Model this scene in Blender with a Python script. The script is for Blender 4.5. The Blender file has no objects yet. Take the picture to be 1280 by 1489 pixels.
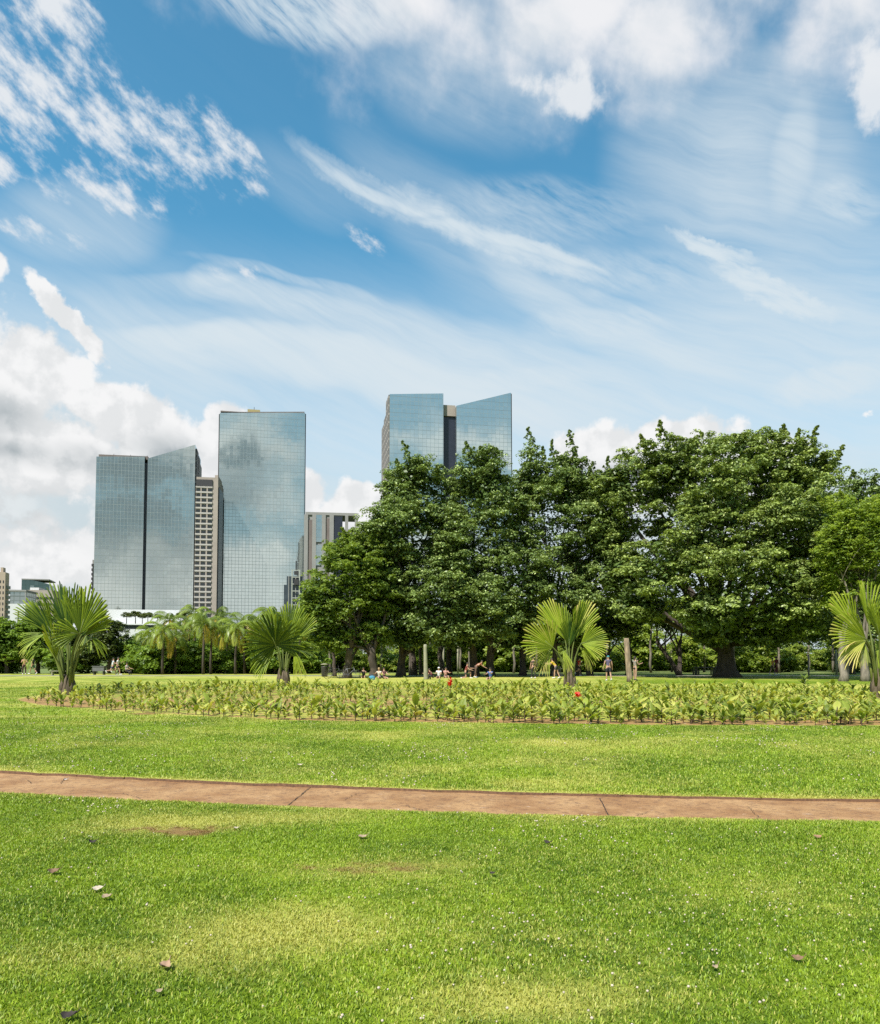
import bpy, bmesh, math, random
import numpy as np
from mathutils import Vector, Matrix
random.seed(7)
RNG = np.random.default_rng(11)
scn = bpy.context.scene
col = scn.collection
R = math.radians

# ---------------------------------------------------------------- camera
EYE = 1.65
FPX = 1100.0           # focal length in pixels of the 1280 px wide photograph
PITCH = R(2.8)
SHIFT = 158.0
cam_d = bpy.data.cameras.new('camera')
cam_d.sensor_fit = 'HORIZONTAL'; cam_d.sensor_width = 36.0
cam_d.lens = 36.0 * FPX / 1280.0
cam_d.shift_y = SHIFT / 1280.0
cam_d.clip_start = 0.1; cam_d.clip_end = 12000
cam = bpy.data.objects.new('camera', cam_d); col.objects.link(cam)
cam.location = (0, 0, EYE); cam.rotation_euler = (R(90) + PITCH, 0, 0)
scn.camera = cam

def ray(px, py):
    x = (px - 640) / FPX; y = (744.5 - py + SHIFT) / FPX
    return Vector((x, math.cos(PITCH) - y * math.sin(PITCH), math.sin(PITCH) + y * math.cos(PITCH)))
def G(px, py):                       # where a pixel of the photo meets the ground
    d = ray(px, py); t = -EYE / d.z
    return (d.x * t, d.y * t)
def AT(px, py, Y):                   # the point of a pixel at distance Y
    d = ray(px, py); t = Y / d.y
    return Vector((d.x * t, Y, EYE + d.z * t))
def X(px, Y): return (px - 640) / FPX * Y / 1.0 * (ray(px, 956).y ** -1) * 1.0

# ---------------------------------------------------------------- light
SUN = Vector((-0.37, -0.50, 0.79)).normalized()
SUN_EL = math.asin(SUN.z); SUN_AZ = math.atan2(SUN.x, SUN.y)
sd = bpy.data.lights.new('sun', 'SUN'); sd.energy = 5.0; sd.angle = R(0.5); sd.color = (1.0, 0.955, 0.88)
so = bpy.data.objects.new('sun', sd); col.objects.link(so)
so.rotation_euler = SUN.to_track_quat('Z', 'Y').to_euler()
so.location = (0, 0, 60)
scn.view_settings.view_transform = 'Standard'; scn.view_settings.look = 'None'
scn.view_settings.gamma = 1.0; scn.view_settings.exposure = 0.5
scn.cycles.max_bounces = 8; scn.cycles.diffuse_bounces = 3; scn.cycles.glossy_bounces = 3
scn.cycles.transmission_bounces = 4; scn.cycles.transparent_max_bounces = 8
scn.cycles.caustics_reflective = False; scn.cycles.caustics_refractive = False
scn.cycles.use_denoising = False
EXPO = 2 ** 0.5

# ---------------------------------------------------------------- node helper
class NT:
    def __init__(s, tree): s.t = tree; s.n = tree.nodes; s.l = tree.links
    def node(s, kind, **kw):
        nd = s.n.new(kind)
        for k, v in kw.items(): setattr(nd, k, v)
        return nd
    def put(s, sock, v):
        if isinstance(v, bpy.types.NodeSocket): s.l.new(v, sock)
        else: sock.default_value = v
    def m(s, op, a, b=0.0, c=0.0, clamp=False):
        nd = s.node('ShaderNodeMath', operation=op, use_clamp=clamp)
        s.put(nd.inputs[0], a); s.put(nd.inputs[1], b); s.put(nd.inputs[2], c)
        return nd.outputs[0]
    def vm(s, op, a, b=(0, 0, 0)):
        nd = s.node('ShaderNodeVectorMath', operation=op)
        s.put(nd.inputs[0], a); s.put(nd.inputs[1], b)
        return nd.outputs['Value'] if op in ('LENGTH', 'DOT_PRODUCT', 'DISTANCE') else nd.outputs[0]
    def sep(s, v):
        nd = s.node('ShaderNodeSeparateXYZ'); s.put(nd.inputs[0], v); return nd.outputs
    def comb(s, x, y, z=0.0):
        nd = s.node('ShaderNodeCombineXYZ'); s.put(nd.inputs[0], x); s.put(nd.inputs[1], y); s.put(nd.inputs[2], z)
        return nd.outputs[0]
    def ramp(s, v, a, b, c=0.0, d=1.0, smooth=True):
        nd = s.node('ShaderNodeMapRange', interpolation_type='SMOOTHSTEP' if smooth else 'LINEAR')
        s.put(nd.inputs['Value'], v)
        for k, q in (('From Min', a), ('From Max', b), ('To Min', c), ('To Max', d)): s.put(nd.inputs[k], q)
        return nd.outputs[0]
    def noise(s, v, scale, detail=4, rough=0.5, dim='3D', dist=0.0, colour=False, lac=2.0):
        nd = s.node('ShaderNodeTexNoise', noise_dimensions=dim)
        s.put(nd.inputs['Vector'], v); s.put(nd.inputs['Scale'], scale)
        s.put(nd.inputs['Detail'], detail); s.put(nd.inputs['Roughness'], rough); s.put(nd.inputs['Distortion'], dist)
        s.put(nd.inputs['Lacunarity'], lac)
        return nd.outputs['Color'] if colour else nd.outputs['Fac']
    def mix(s, f, a, b, blend='MIX'):
        nd = s.node('ShaderNodeMix', data_type='RGBA', blend_type=blend)
        s.put(nd.inputs[0], f)
        for i, v in ((6, a), (7, b)):
            if not isinstance(v, bpy.types.NodeSocket) and len(v) == 3: v = (*v, 1)
            s.put(nd.inputs[i], v)
        return nd.outputs[2]
    def mapping(s, v, loc=(0, 0, 0), rot=(0, 0, 0), sc=(1, 1, 1), kind='TEXTURE'):
        nd = s.node('ShaderNodeMapping', vector_type=kind)
        s.put(nd.inputs[0], v); nd.inputs['Location'].default_value = loc
        nd.inputs['Rotation'].default_value = rot; nd.inputs['Scale'].default_value = sc
        return nd.outputs[0]
    def attr(s, name):
        return s.node('ShaderNodeAttribute', attribute_name=name)

# ---------------------------------------------------------------- sky and clouds (by direction: azimuth, elevation in degrees)
def srgb(r, g, b):
    f = lambda c: (c / 255 / 12.92) if c / 255 <= 0.04045 else ((c / 255 + 0.055) / 1.055) ** 2.4
    return (f(r), f(g), f(b))
WS = 0.1
def skyc(r, g, b, k=1.0):            # a radiance that shows as this pixel colour
    return tuple(c / EXPO / WS * k for c in srgb(r, g, b)) + (1,)
world = bpy.data.worlds.new('World'); scn.world = world; world.use_nodes = True
w = NT(world.node_tree); w.n.clear()
out = w.node('ShaderNodeOutputWorld'); bg = w.node('ShaderNodeBackground'); bg.inputs[1].default_value = WS
w.l.new(bg.outputs[0], out.inputs[0])
sky = w.node('ShaderNodeTexSky', sky_type='NISHITA')
sky.sun_disc = False; sky.sun_elevation = SUN_EL; sky.sun_rotation = SUN_AZ
sky.altitude = 200; sky.air_density = 1.0; sky.dust_density = 0.4; sky.ozone_density = 2.5
tc = w.node('ShaderNodeTexCoord')
D = tc.outputs['Generated']
sx, sy, sz = w.sep(D)
az = w.m('MULTIPLY', w.m('ARCTAN2', sx, sy), 180 / math.pi)
el = w.m('MULTIPLY', w.m('ARCSINE', sz), 180 / math.pi)
P0 = w.comb(az, el, 0.0)
def dirdeg(px, py):
    d = ray(px, py).normalized()
    return (math.degrees(math.atan2(d.x, d.y)), math.degrees(math.asin(d.z)))
DEG = 0.049
# gentle domain warp, and two shared fibre patterns the streaks are combed with
wn = w.noise(P0, 0.13, 2, 0.5, '2D', colour=True)
wv = w.vm('SCALE', w.vm('SUBTRACT', wn, (0.5, 0.5, 0.5)))
wv.node.inputs['Scale'].default_value = 1.6
PW = w.vm('ADD', P0, wv)
wn3 = w.noise(P0, 1.1, 4, 0.6, '2D', colour=True)
wv3 = w.vm('SCALE', w.vm('SUBTRACT', wn3, (0.5, 0.5, 0.5))); wv3.node.inputs['Scale'].default_value = 0.8
PR = w.vm('ADD', P0, wv3)       # ragged
FA = w.noise(w.mapping(PW, rot=(0, 0, R(-21)), sc=(13.0, 1.3, 1)), 1.0, 7, 0.64, '2D')     # long fibres falling to the right
FB = w.noise(w.mapping(PW, rot=(0, 0, R(-27)), sc=(3.2, 0.62, 1)), 1.0, 6, 0.62, '2D')      # short combed wisps
NP = w.noise(w.mapping(P0, rot=(0, 0, R(-28)), sc=(1.7, 0.85, 1)), 0.72, 8, 0.62, '2D')     # clumps
FAc = w.ramp(FA, 0.25, 0.75, 0.0, 1.0, False)
FBc = w.ramp(FB, 0.28, 0.72, 0.0, 1.0, False)

def local(p0, p1, wid, base, bend=0.0):
    a = dirdeg(*p0); b = dirdeg(*p1)
    c = ((a[0] + b[0]) / 2, (a[1] + b[1]) / 2)
    L = math.hypot(b[0] - a[0], b[1] - a[1]) / 2; an = math.atan2(b[1] - a[1], b[0] - a[0])
    q = w.mapping(base, (c[0], c[1], 0), (0, 0, an), (L, wid * DEG, 1))
    u, v, _ = w.sep(q)
    if bend:                        # bend in half-widths at the ends
        v = w.m('SUBTRACT', v, w.m('MULTIPLY', w.m('MULTIPLY', u, u), bend))
    return u, v
def streak(p0, p1, wid, gain, bend=0.0, base=None, sharp=0.0):
    """a cirrus streak: soft ellipse; sharp>0 gives one crisp upper side"""
    u, v = local(p0, p1, wid, base or PW, bend)
    if sharp: v = w.m('MAXIMUM', w.m('MULTIPLY', v, sharp), v)
    r = w.m('MULTIPLY_ADD', u, u, w.m('MULTIPLY', v, v))
    return w.ramp(r, 0.0, 1.0, gain, 0.0)
def add(lst):
    r = lst[0]
    for x in lst[1:]: r = w.m('ADD', r, x)
    return r
def mx(lst):
    r = lst[0]
    for x in lst[1:]: r = w.m('MAXIMUM', r, x)
    return r
def blob(cx, cy, rx, ry, base=None, ang=0):
    """1 in the centre to 0 on the ellipse and below outside"""
    c = dirdeg(cx, cy)
    q = w.mapping(base or P0, (c[0], c[1], 0), (0, 0, R(ang)), (rx * DEG, ry * DEG, 1))
    return w.m('SUBTRACT', 1.0, w.vm('LENGTH', q))

soft = add([    # smooth veils, lightly combed
    streak((430, 215), (1010, 450), 80, 0.26, bend=0.8),
    streak((640, 340), (1120, 570), 46, 0.62, bend=0.4, sharp=1.8),
    streak((60, 395), (900, 560), 62, 1.05, bend=-1.5, sharp=2.2),
    streak((120, 370), (640, 450), 30, 0.40, bend=-1.0, sharp=1.8),
    streak((240, 380), (1150, 600), 110, 0.70, bend=-0.5, sharp=1.5),
    streak((330, 200), (560, 330), 50, 0.14),
    streak((850, 460), (1450, 500), 110, 0.45),
    streak((1090, 20), (1170, 420), 120, 0.30),
    streak((1180, 120), (1130, 330), 34, 0.50),
    streak((960, 100), (1340, 440), 170, 0.30),
    streak((880, 140), (1130, 330), 130, 0.34),
    streak((500, 70), (900, 130), 90, 0.28),
    streak((60, 440), (420, 560), 70, 0.34),
    streak((-40, 300), (260, 335), 60, 0.34),
])
crisp = add([    # bright streaks
    streak((395, 195), (690, 345), 25, 0.62, bend=0.50, base=PR, sharp=1.3),
    streak((560, 262), (700, 352), 26, 0.60, bend=-0.2, base=PR),
    streak((610, 300), (930, 408), 26, 0.95, bend=-0.55, base=PR, sharp=1.5),
    streak((270, 395), (520, 470), 26, 0.55, bend=-0.6),
    streak((265, 405), (360, 400), 18, 0.5),
])
thin = add([     # the bright cores of the long arc
    streak((418, 210), (660, 328), 8, 0.75, bend=1.3, base=PW),
    streak((600, 300), (905, 394), 8, 0.80, bend=-1.4, base=PW),
    streak((250, 350), (640, 452), 10, 0.35, bend=-1.6, base=PW),
    streak((780, 392), (1020, 486), 10, 0.40, bend=-0.5, base=PW),
])
combed = add([
    streak((962, 333), (1110, 385), 15, 1.6, bend=0.35, base=PR, sharp=1.4),
    streak((1010, 362), (1235, 472), 26, 1.7, bend=0.25, base=PR, sharp=1.6),
    streak((590, 290), (980, 300), 52, 0.34, bend=-0.2),
    streak((1100, 576), (1330, 522), 34, 0.9, base=PR, sharp=1.4),
    streak((760, 380), (1100, 400), 36, 0.35),
    streak((1160, 270), (1300, 300), 30, 0.6),
    streak((235, -20), (660, 10), 50, 1.1, bend=0.3),
    streak((740, 470), (1000, 470), 30, 0.45),
    streak((640, 560), (880, 540), 22, 0.5),
    streak((160, 480), (420, 500), 20, 0.6),
])
veil = w.m('ADD', w.ramp(el, dirdeg(640, 700)[1], dirdeg(640, 330)[1], 1.15, 0.02), w.ramp(el, 0.0, dirdeg(640, 700)[1], 1.6, 0.0))
veilT = w.m('MULTIPLY', veil, w.m('MULTIPLY_ADD', FAc, 0.45, 0.78))
cirT = add([w.m('MULTIPLY', soft, w.m('MULTIPLY_ADD', FAc, 0.75, 0.58)),
            w.m('MULTIPLY', crisp, w.m('MULTIPLY_ADD', w.m('MULTIPLY', FAc, w.m('ADD', FBc, 0.35)), 0.95, 0.26)),
            w.m('MULTIPLY', thin, w.m('MULTIPLY_ADD', FBc, 0.9, 0.45)),
            w.m('MULTIPLY', combed, w.m('MULTIPLY_ADD', FBc, 1.15, 0.10)), veilT])
cirA = w.m('SUBTRACT', 1.0, w.m('POWER', 2.718, w.m('MULTIPLY', cirT, -1.35)))

# broken puffs (top left)
NPs = w.m('SUBTRACT', NP, 0.5)
pm = mx([
    blob(0, 115, 180, 100), blob(140, 165, 150, 70, ang=-30), blob(250, 200, 150, 50, ang=-16), blob(330, 215, 90, 36, ang=-30),
    w.m('MULTIPLY', blob(75, 0, 85, 42, ang=-12), 1.5), w.m('MULTIPLY', blob(0, 240, 34, 26), 1.3), w.m('SUBTRACT', blob(150, 275, 190, 44), 0.25),
    w.m('SUBTRACT', blob(60, 335, 120, 34), 0.35), w.m('SUBTRACT', blob(350, 395, 120, 30), 0.45), w.m('SUBTRACT', blob(532, 350, 60, 26, ang=-28), 0.34)])
pd = w.m('MULTIPLY_ADD', NPs, 2.9, w.m('MULTIPLY_ADD', w.m('SUBTRACT', FBc, 0.5), 0.22, pm))
puffA = w.m('MULTIPLY', w.ramp(pd, 0.08, 1.30, 0.0, 0.95), w.ramp(pm, -0.05, 0.25, 0.0, 1.0))
# big soft cloud (top right) and the small cumulus hanging under it
bn = w.noise(w.mapping(P0, rot=(0, 0, R(-20)), sc=(1.8, 1.0, 1)), 0.24, 7, 0.50, '2D')
bns = w.m('SUBTRACT', bn, 0.5)
n0 = w.noise(w.vm('ADD', P0, (37.0, 11.0, 0.0)), 0.36, 8, 0.57, '2D')
n0s = w.m('SUBTRACT', n0, 0.5)
bm_ = mx([w.m('MULTIPLY', blob(900, -60, 620, 150), 1.1), w.m('MULTIPLY', blob(960, 40, 150, 100), 1.3), w.m('MULTIPLY', blob(830, 20, 260, 80), 1.2), blob(600, 0, 190, 70), blob(1250, 10, 150, 90)])
bigA = w.ramp(w.m('MULTIPLY_ADD', bns, 1.1, w.m('MULTIPLY_ADD', n0s, 0.7, bm_)), -0.10, 1.10, 0.0, 0.96)
cm = mx([w.m('MULTIPLY', blob(838, 134, 66, 34), 1.3), w.m('MULTIPLY', blob(798, 124, 60, 22), 1.1), blob(1278, 120, 40, 62)])
cumT = w.ramp(w.m('MULTIPLY_ADD', n0s, 2.0, cm), 0.0, 0.65, 0.0, 0.88)

# cumulus banks near the horizon: soft grey-white air below, crisp heaps on top
bank = w.ramp(mx([blob(-20, 760, 430, 270), blob(300, 800, 420, 180), blob(1000, 760, 420, 130), blob(600, 900, 900, 170)]), -0.05, 0.75, 0.0, 0.85)
km = mx([
    blob(-30, 580, 150, 118), blob(60, 535, 84, 70), blob(40, 650, 170, 85), blob(205, 615, 92, 58), blob(150, 590, 80, 38),
    blob(310, 660, 95, 62), blob(330, 608, 42, 30), blob(250, 690, 130, 60), w.m('SUBTRACT', blob(-14, 378, 28, 26), 0.15),
    blob(105, 472, 86, 20, PR, -42), w.m('MULTIPLY', blob(30, 820, 240, 90), 0.6),
    blob(520, 742, 80, 50), blob(518, 724, 48, 34), blob(440, 715, 56, 40),
    blob(880, 655, 90, 48), blob(985, 640, 120, 40), blob(1090, 660, 90, 42), blob(960, 700, 220, 60),
    w.m('SUBTRACT', blob(1262, 600, 30, 18, PR), 0.75)])
kd = w.m('MULTIPLY_ADD', n0s, 1.15, km)
kA = w.ramp(kd, 0.08, 0.34, 0.0, 0.97)
n1 = w.noise(w.vm('ADD', P0, (36.2, 12.2, 0.0)), 0.36, 6, 0.55, '2D')          # the same field a step towards the sun
lit = w.ramp(w.m('SUBTRACT', n0, n1), -0.14, 0.14, 0.0, 1.0)
greyblob = mx([w.m('MULTIPLY', blob(10, 600, 100, 52), 0.62), w.m('MULTIPLY', blob(20, 655, 200, 36), 0.55), w.m('MULTIPLY', blob(90, 745, 260, 60), 0.5), w.m('MULTIPLY', blob(300, 790, 260, 60), 0.6),
               w.m('MULTIPLY', blob(900, 705, 260, 50), 0.7), w.m('MULTIPLY', blob(240, 655, 90, 36), 0.7)])
shade = w.m('ADD', w.m('MULTIPLY', w.m('SUBTRACT', 1.0, lit), 0.22), w.ramp(w.m('MULTIPLY_ADD', bns, 0.9, greyblob), 0.0, 0.9, 0.0, 0.8), clamp=True)
cumcol = w.mix(shade, skyc(247, 247, 247), skyc(150, 162, 168))

# clear sky
hs = w.node('ShaderNodeHueSaturation'); hs.inputs['Saturation'].default_value = 1.05
w.l.new(sky.outputs[0], hs.inputs['Color'])
clear = w.mix(1.0, hs.outputs[0], (0.66, 1.46, 1.36), 'MULTIPLY')
CIRC = skyc(218, 230, 237)
c = w.mix(cirA, clear, CIRC)
c = w.mix(puffA, c, skyc(232, 236, 240))
c = w.mix(bigA, c, w.mix(w.ramp(bn, 0.35, 0.65), skyc(226, 231, 236), skyc(243, 243, 245)))
c = w.mix(cumT, c, skyc(236, 239, 242))
c = w.mix(bank, c, w.mix(w.ramp(bn, 0.35, 0.65), skyc(205, 217, 222), skyc(228, 232, 233)))
c = w.mix(kA, c, cumcol)
w.l.new(c, bg.inputs[0])
# the sky to the sides and behind (what the towers mirror): banks of broken cloud and thin veils
def blob2(a, e, ra, re):
    return w.m('SUBTRACT', 1.0, w.vm('LENGTH', w.mapping(P0, (a, e, 0), (0, 0, 0), (ra, re, 1))))
gk = w.noise(w.mapping(D, loc=(3.1, 1.7, 0.4), sc=(1, 1, 0.45)), 5.0, 8, 0.62)
gh = w.ramp(el, 1.0, 30.0, 0.10, -0.14)
gA = w.ramp(w.m('ADD', gk, gh), 0.46, 0.60, 0.0, 0.92)
gS = w.noise(w.mapping(D, loc=(2.8, 1.2, 1.4)), 2.6, 4, 0.55)
back = mx([w.m('MULTIPLY', blob2(177.5, 12.8, 4.5, 1.5), 1.0), blob2(170, 14.6, 2.0, 0.8)])  # unseen dark clouds added so the tower glass mirrors a dark band
gA = w.m('MAXIMUM', gA, w.ramp(w.m('MULTIPLY_ADD', w.m('SUBTRACT', gk, 0.5), 1.5, mx([back, blob2(168.5, 7.0, 3.2, 1.0), blob2(177, 10.5, 4, 0.9)])), 0.0, 0.3, 0.0, 0.95))
gS = w.m('ADD', gS, w.ramp(back, -0.1, 0.5, 0.0, 0.25))
gcol = w.mix(w.ramp(gS, 0.46, 0.62), skyc(246, 248, 246), skyc(128, 146, 154))
cg = w.mix(w.ramp(el, 0.0, 50.0, 0.95, 0.35), clear, skyc(160, 184, 194))
cg = w.mix(gA, cg, gcol)
bg2 = w.node('ShaderNodeBackground'); bg2.inputs[1].default_value = WS
w.l.new(cg, bg2.inputs[0])
side = w.ramp(w.m('ABSOLUTE', az), 36, 56, 0.0, 1.0)
msh = w.node('ShaderNodeMixShader'); w.l.new(side, msh.inputs[0]); w.l.new(bg.outputs[0], msh.inputs[1]); w.l.new(bg2.outputs[0], msh.inputs[2])
w.l.new(msh.outputs[0], out.inputs[0])
world.cycles.sampling_method = 'MANUAL'; world.cycles.sample_map_resolution = 512
scn.cycles.use_adaptive_sampling = True; scn.cycles.adaptive_threshold = 0.015

# ================================================================ helpers
def tag(o, label=None, cat=None, group=None, kind=None):
    if label: o['label'] = label
    if cat: o['category'] = cat
    if group: o['group'] = group
    if kind: o['kind'] = kind
    return o
def root(name, loc, label, cat, group=None, rz=0.0):
    o = bpy.data.objects.new(name, None); col.objects.link(o)
    o.location = loc; o.rotation_euler = (0, 0, rz); o.empty_display_size = 0.3
    return tag(o, label, cat, group)
def link(name, me, mat=None, parent=None, loc=None, rz=0.0, mats=None):
    o = bpy.data.objects.new(name, me); col.objects.link(o)
    if mats:
        for m_ in mats: me.materials.append(m_)
    elif mat is not None and not me.materials: me.materials.append(mat)
    if parent is not None: o.parent = parent
    if loc is not None: o.location = loc
    o.rotation_euler.z = rz
    return o
def copy_tree(o, parent=None):
    c_ = o.copy(); col.objects.link(c_)
    if parent is not None: c_.parent = parent
    for ch in list(o.children): copy_tree(ch, c_)
    return c_
def npmesh(name, V, F, attrs=None, smooth=False, mi=None):
    """V (n,3); F: list of (m,k) int arrays"""
    me = bpy.data.meshes.new(name)
    V = np.asarray(V, dtype=np.float32)
    F = [np.asarray(f, dtype=np.int32) for f in F if len(f)]
    me.vertices.add(len(V)); me.vertices.foreach_set('co', V.ravel())
    idx = np.concatenate([f.ravel() for f in F]); nl = len(idx)
    tot = np.concatenate([np.full(len(f), f.shape[1], dtype=np.int32) for f in F])
    st = np.concatenate([[0], np.cumsum(tot)[:-1]]).astype(np.int32)
    me.loops.add(nl); me.loops.foreach_set('vertex_index', idx)
    me.polygons.add(len(tot)); me.polygons.foreach_set('loop_start', st); me.polygons.foreach_set('loop_total', tot)
    if smooth: me.polygons.foreach_set('use_smooth', np.ones(len(tot), dtype=bool))
    if mi is not None: me.polygons.foreach_set('material_index', np.asarray(mi, dtype=np.int32))
    for k, a in (attrs or {}).items():
        at = me.attributes.new(k, 'FLOAT', 'POINT'); at.data.foreach_set('value', np.asarray(a, dtype=np.float32))
    me.update(calc_edges=True)
    return me
class MB:
    """collects boxes, tubes and polygons into one mesh"""
    def __init__(s): s.v = []; s.f = []; s.m = []
    def poly(s, pts, mi=0):
        b = len(s.v); s.v += [tuple(p) for p in pts]; s.f.append(tuple(range(b, b + len(pts)))); s.m.append(mi)
    def box(s, a, b, mi=0, rz=0.0, org=(0, 0), top=None):
        (x0, y0, z0), (x1, y1, z1) = a, b
        P = [(x0, y0, z0), (x1, y0, z0), (x1, y1, z0), (x0, y1, z0), (x0, y0, z1), (x1, y0, z1), (x1, y1, z1), (x0, y1, z1)]
        if top: P = P[:4] + [(p[0], p[1], p[2] + top[i]) for i, p in enumerate(P[4:])]
        if rz:
            c_, s_ = math.cos(rz), math.sin(rz); ox, oy = org
            P = [(ox + (x - ox) * c_ - (y - oy) * s_, oy + (x - ox) * s_ + (y - oy) * c_, z) for x, y, z in P]
        k = len(s.v); s.v += P
        for f in ((0, 3, 2, 1), (4, 5, 6, 7), (0, 1, 5, 4), (1, 2, 6, 5), (2, 3, 7, 6), (3, 0, 4, 7)):
            s.f.append(tuple(k + i for i in f)); s.m.append(mi)
    def tube(s, pts, rad, n=8, mi=0, cap=True, jit=0.0):
        pts = [Vector(p) for p in pts]
        if not hasattr(rad, '__len__'): rad = [rad] * len(pts)
        k = len(s.v); up = None
        for i, p in enumerate(pts):
            t = (pts[min(i + 1, len(pts) - 1)] - pts[max(i - 1, 0)]).normalized()
            if up is None:
                up = Vector((0, 0, 1)) if abs(t.z) < 0.9 else Vector((1, 0, 0))
            a = t.cross(up).normalized(); b = t.cross(a).normalized(); up = -(b.cross(t).cross(t)) if False else up
            for j in range(n):
                an = 2 * math.pi * j / n; r = rad[i] * (1 + (random.uniform(-jit, jit) if jit else 0))
                s.v.append(tuple(p + a * (math.cos(an) * r) + b * (math.sin(an) * r)))
        for i in range(len(pts) - 1):
            for j in range(n):
                a0 = k + i * n + j; a1 = k + i * n + (j + 1) % n
                s.f.append((a0, a1, a1 + n, a0 + n)); s.m.append(mi)
        if cap:
            s.f.append(tuple(k + j for j in range(n))[::-1]); s.m.append(mi)
            s.f.append(tuple(k + (len(pts) - 1) * n + j for j in range(n))); s.m.append(mi)
    def ell(s, c_, r, nu=10, nv=7, mi=0):
        k = len(s.v); c_ = Vector(c_)
        s.v.append((c_.x, c_.y, c_.z - r[2]))
        for i in range(1, nv):
            ph = -math.pi / 2 + math.pi * i / nv
            for j in range(nu):
                th = 2 * math.pi * j / nu
                s.v.append((c_.x + r[0] * math.cos(ph) * math.cos(th), c_.y + r[1] * math.cos(ph) * math.sin(th), c_.z + r[2] * math.sin(ph)))
        s.v.append((c_.x, c_.y, c_.z + r[2])); top = len(s.v) - 1
        for j in range(nu):
            s.f.append((k, k + 1 + (j + 1) % nu, k + 1 + j)); s.m.append(mi)
            q = k + 1 + (nv - 2) * nu
            s.f.append((top, q + j, q + (j + 1) % nu)); s.m.append(mi)
        for i in range(nv - 2):
            for j in range(nu):
                a0 = k + 1 + i * nu + j; a1 = k + 1 + i * nu + (j + 1) % nu
                s.f.append((a0, a1, a1 + nu, a0 + nu)); s.m.append(mi)
    def build(s, name, mat=None, parent=None, smooth=False, loc=None, rz=0.0, mats=None):
        me = bpy.data.meshes.new(name); me.from_pydata(s.v, [], s.f)
        if len(set(s.m)) > 1 or mats: me.polygons.foreach_set('material_index', s.m)
        if smooth: me.polygons.foreach_set('use_smooth', [True] * len(s.f))
        me.update()
        return link(name, me, mat, parent, loc, rz, mats)

# value noise in numpy, for scattering and ground wear
def vhash(ix, iy, s=0):
    h = (ix.astype(np.int64) * 374761393 + iy.astype(np.int64) * 668265263 + s * 982451653) & 0x7fffffff
    h = ((h ^ (h >> 13)) * 1274126177) & 0x7fffffff
    return ((h ^ (h >> 16)) & 0xffff) / 65535.0
def vnoise(x, y, s=0):
    ix = np.floor(x); iy = np.floor(y); fx = x - ix; fy = y - iy
    fx = fx * fx * (3 - 2 * fx); fy = fy * fy * (3 - 2 * fy)
    a = vhash(ix, iy, s); b = vhash(ix + 1, iy, s); c_ = vhash(ix, iy + 1, s); d = vhash(ix + 1, iy + 1, s)
    return (a * (1 - fx) + b * fx) * (1 - fy) + (c_ * (1 - fx) + d * fx) * fy
def fbm(x, y, o=4, s=0, g=0.5):
    r = 0; a = 1; t = 0
    for i in range(o):
        r = r + a * vnoise(x * 2 ** i + 17.3 * i, y * 2 ** i - 9.1 * i, s + i); t += a; a *= g
    return r / t

# ---------------------------------------------------------------- materials
def material(name):
    m_ = bpy.data.materials.new(name); m_.use_nodes = True
    t = NT(m_.node_tree); t.n.clear()
    o = t.node('ShaderNodeOutputMaterial'); p = t.node('ShaderNodeBsdfPrincipled')
    t.l.new(p.outputs[0], o.inputs[0]); t.p = p; t.o = o
    return m_, t
def simple(name, c_, rough=0.7, metal=0.0, var=0.12, scale=6.0, bump=0.0, spec=0.5):
    m_, t = material(name)
    p = t.p
    co = t.node('ShaderNodeTexCoord').outputs['Object']
    n = t.noise(co, scale, 4, 0.6)
    f = t.ramp(n, 0.3, 0.7, 1 - var, 1 + var, False)
    t.put(p.inputs['Base Color'], t.mix(1.0, (*c_, 1), t.comb(f, f, f), 'MULTIPLY'))
    p.inputs['Roughness'].default_value = rough; p.inputs['Metallic'].default_value = metal
    p.inputs['Specular IOR Level'].default_value = spec
    if bump:
        b = t.node('ShaderNodeBump'); b.inputs['Strength'].default_value = bump; b.inputs['Distance'].default_value = 0.02
        t.l.new(n, b.inputs['Height']); t.l.new(b.outputs[0], p.inputs['Normal'])
    return m_
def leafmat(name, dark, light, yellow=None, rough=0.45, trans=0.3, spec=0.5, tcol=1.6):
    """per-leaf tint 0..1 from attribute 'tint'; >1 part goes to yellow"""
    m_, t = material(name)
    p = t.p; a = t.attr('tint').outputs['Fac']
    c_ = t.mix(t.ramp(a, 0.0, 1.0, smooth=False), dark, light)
    if yellow: c_ = t.mix(t.ramp(a, 1.0, 2.0, smooth=False), c_, yellow)
    t.put(p.inputs['Base Color'], c_); p.inputs['Roughness'].default_value = rough
    p.inputs['Specular IOR Level'].default_value = spec
    tr = t.node('ShaderNodeBsdfTranslucent'); t.put(tr.inputs[0], t.mix(1.0, c_, (tcol * 1.05, tcol, tcol * 0.45), 'MULTIPLY'))
    ms = t.node('ShaderNodeMixShader'); ms.inputs[0].default_value = trans
    t.l.new(p.outputs[0], ms.inputs[1]); t.l.new(tr.outputs[0], ms.inputs[2]); t.l.new(ms.outputs[0], t.o.inputs[0])
    return m_
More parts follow.
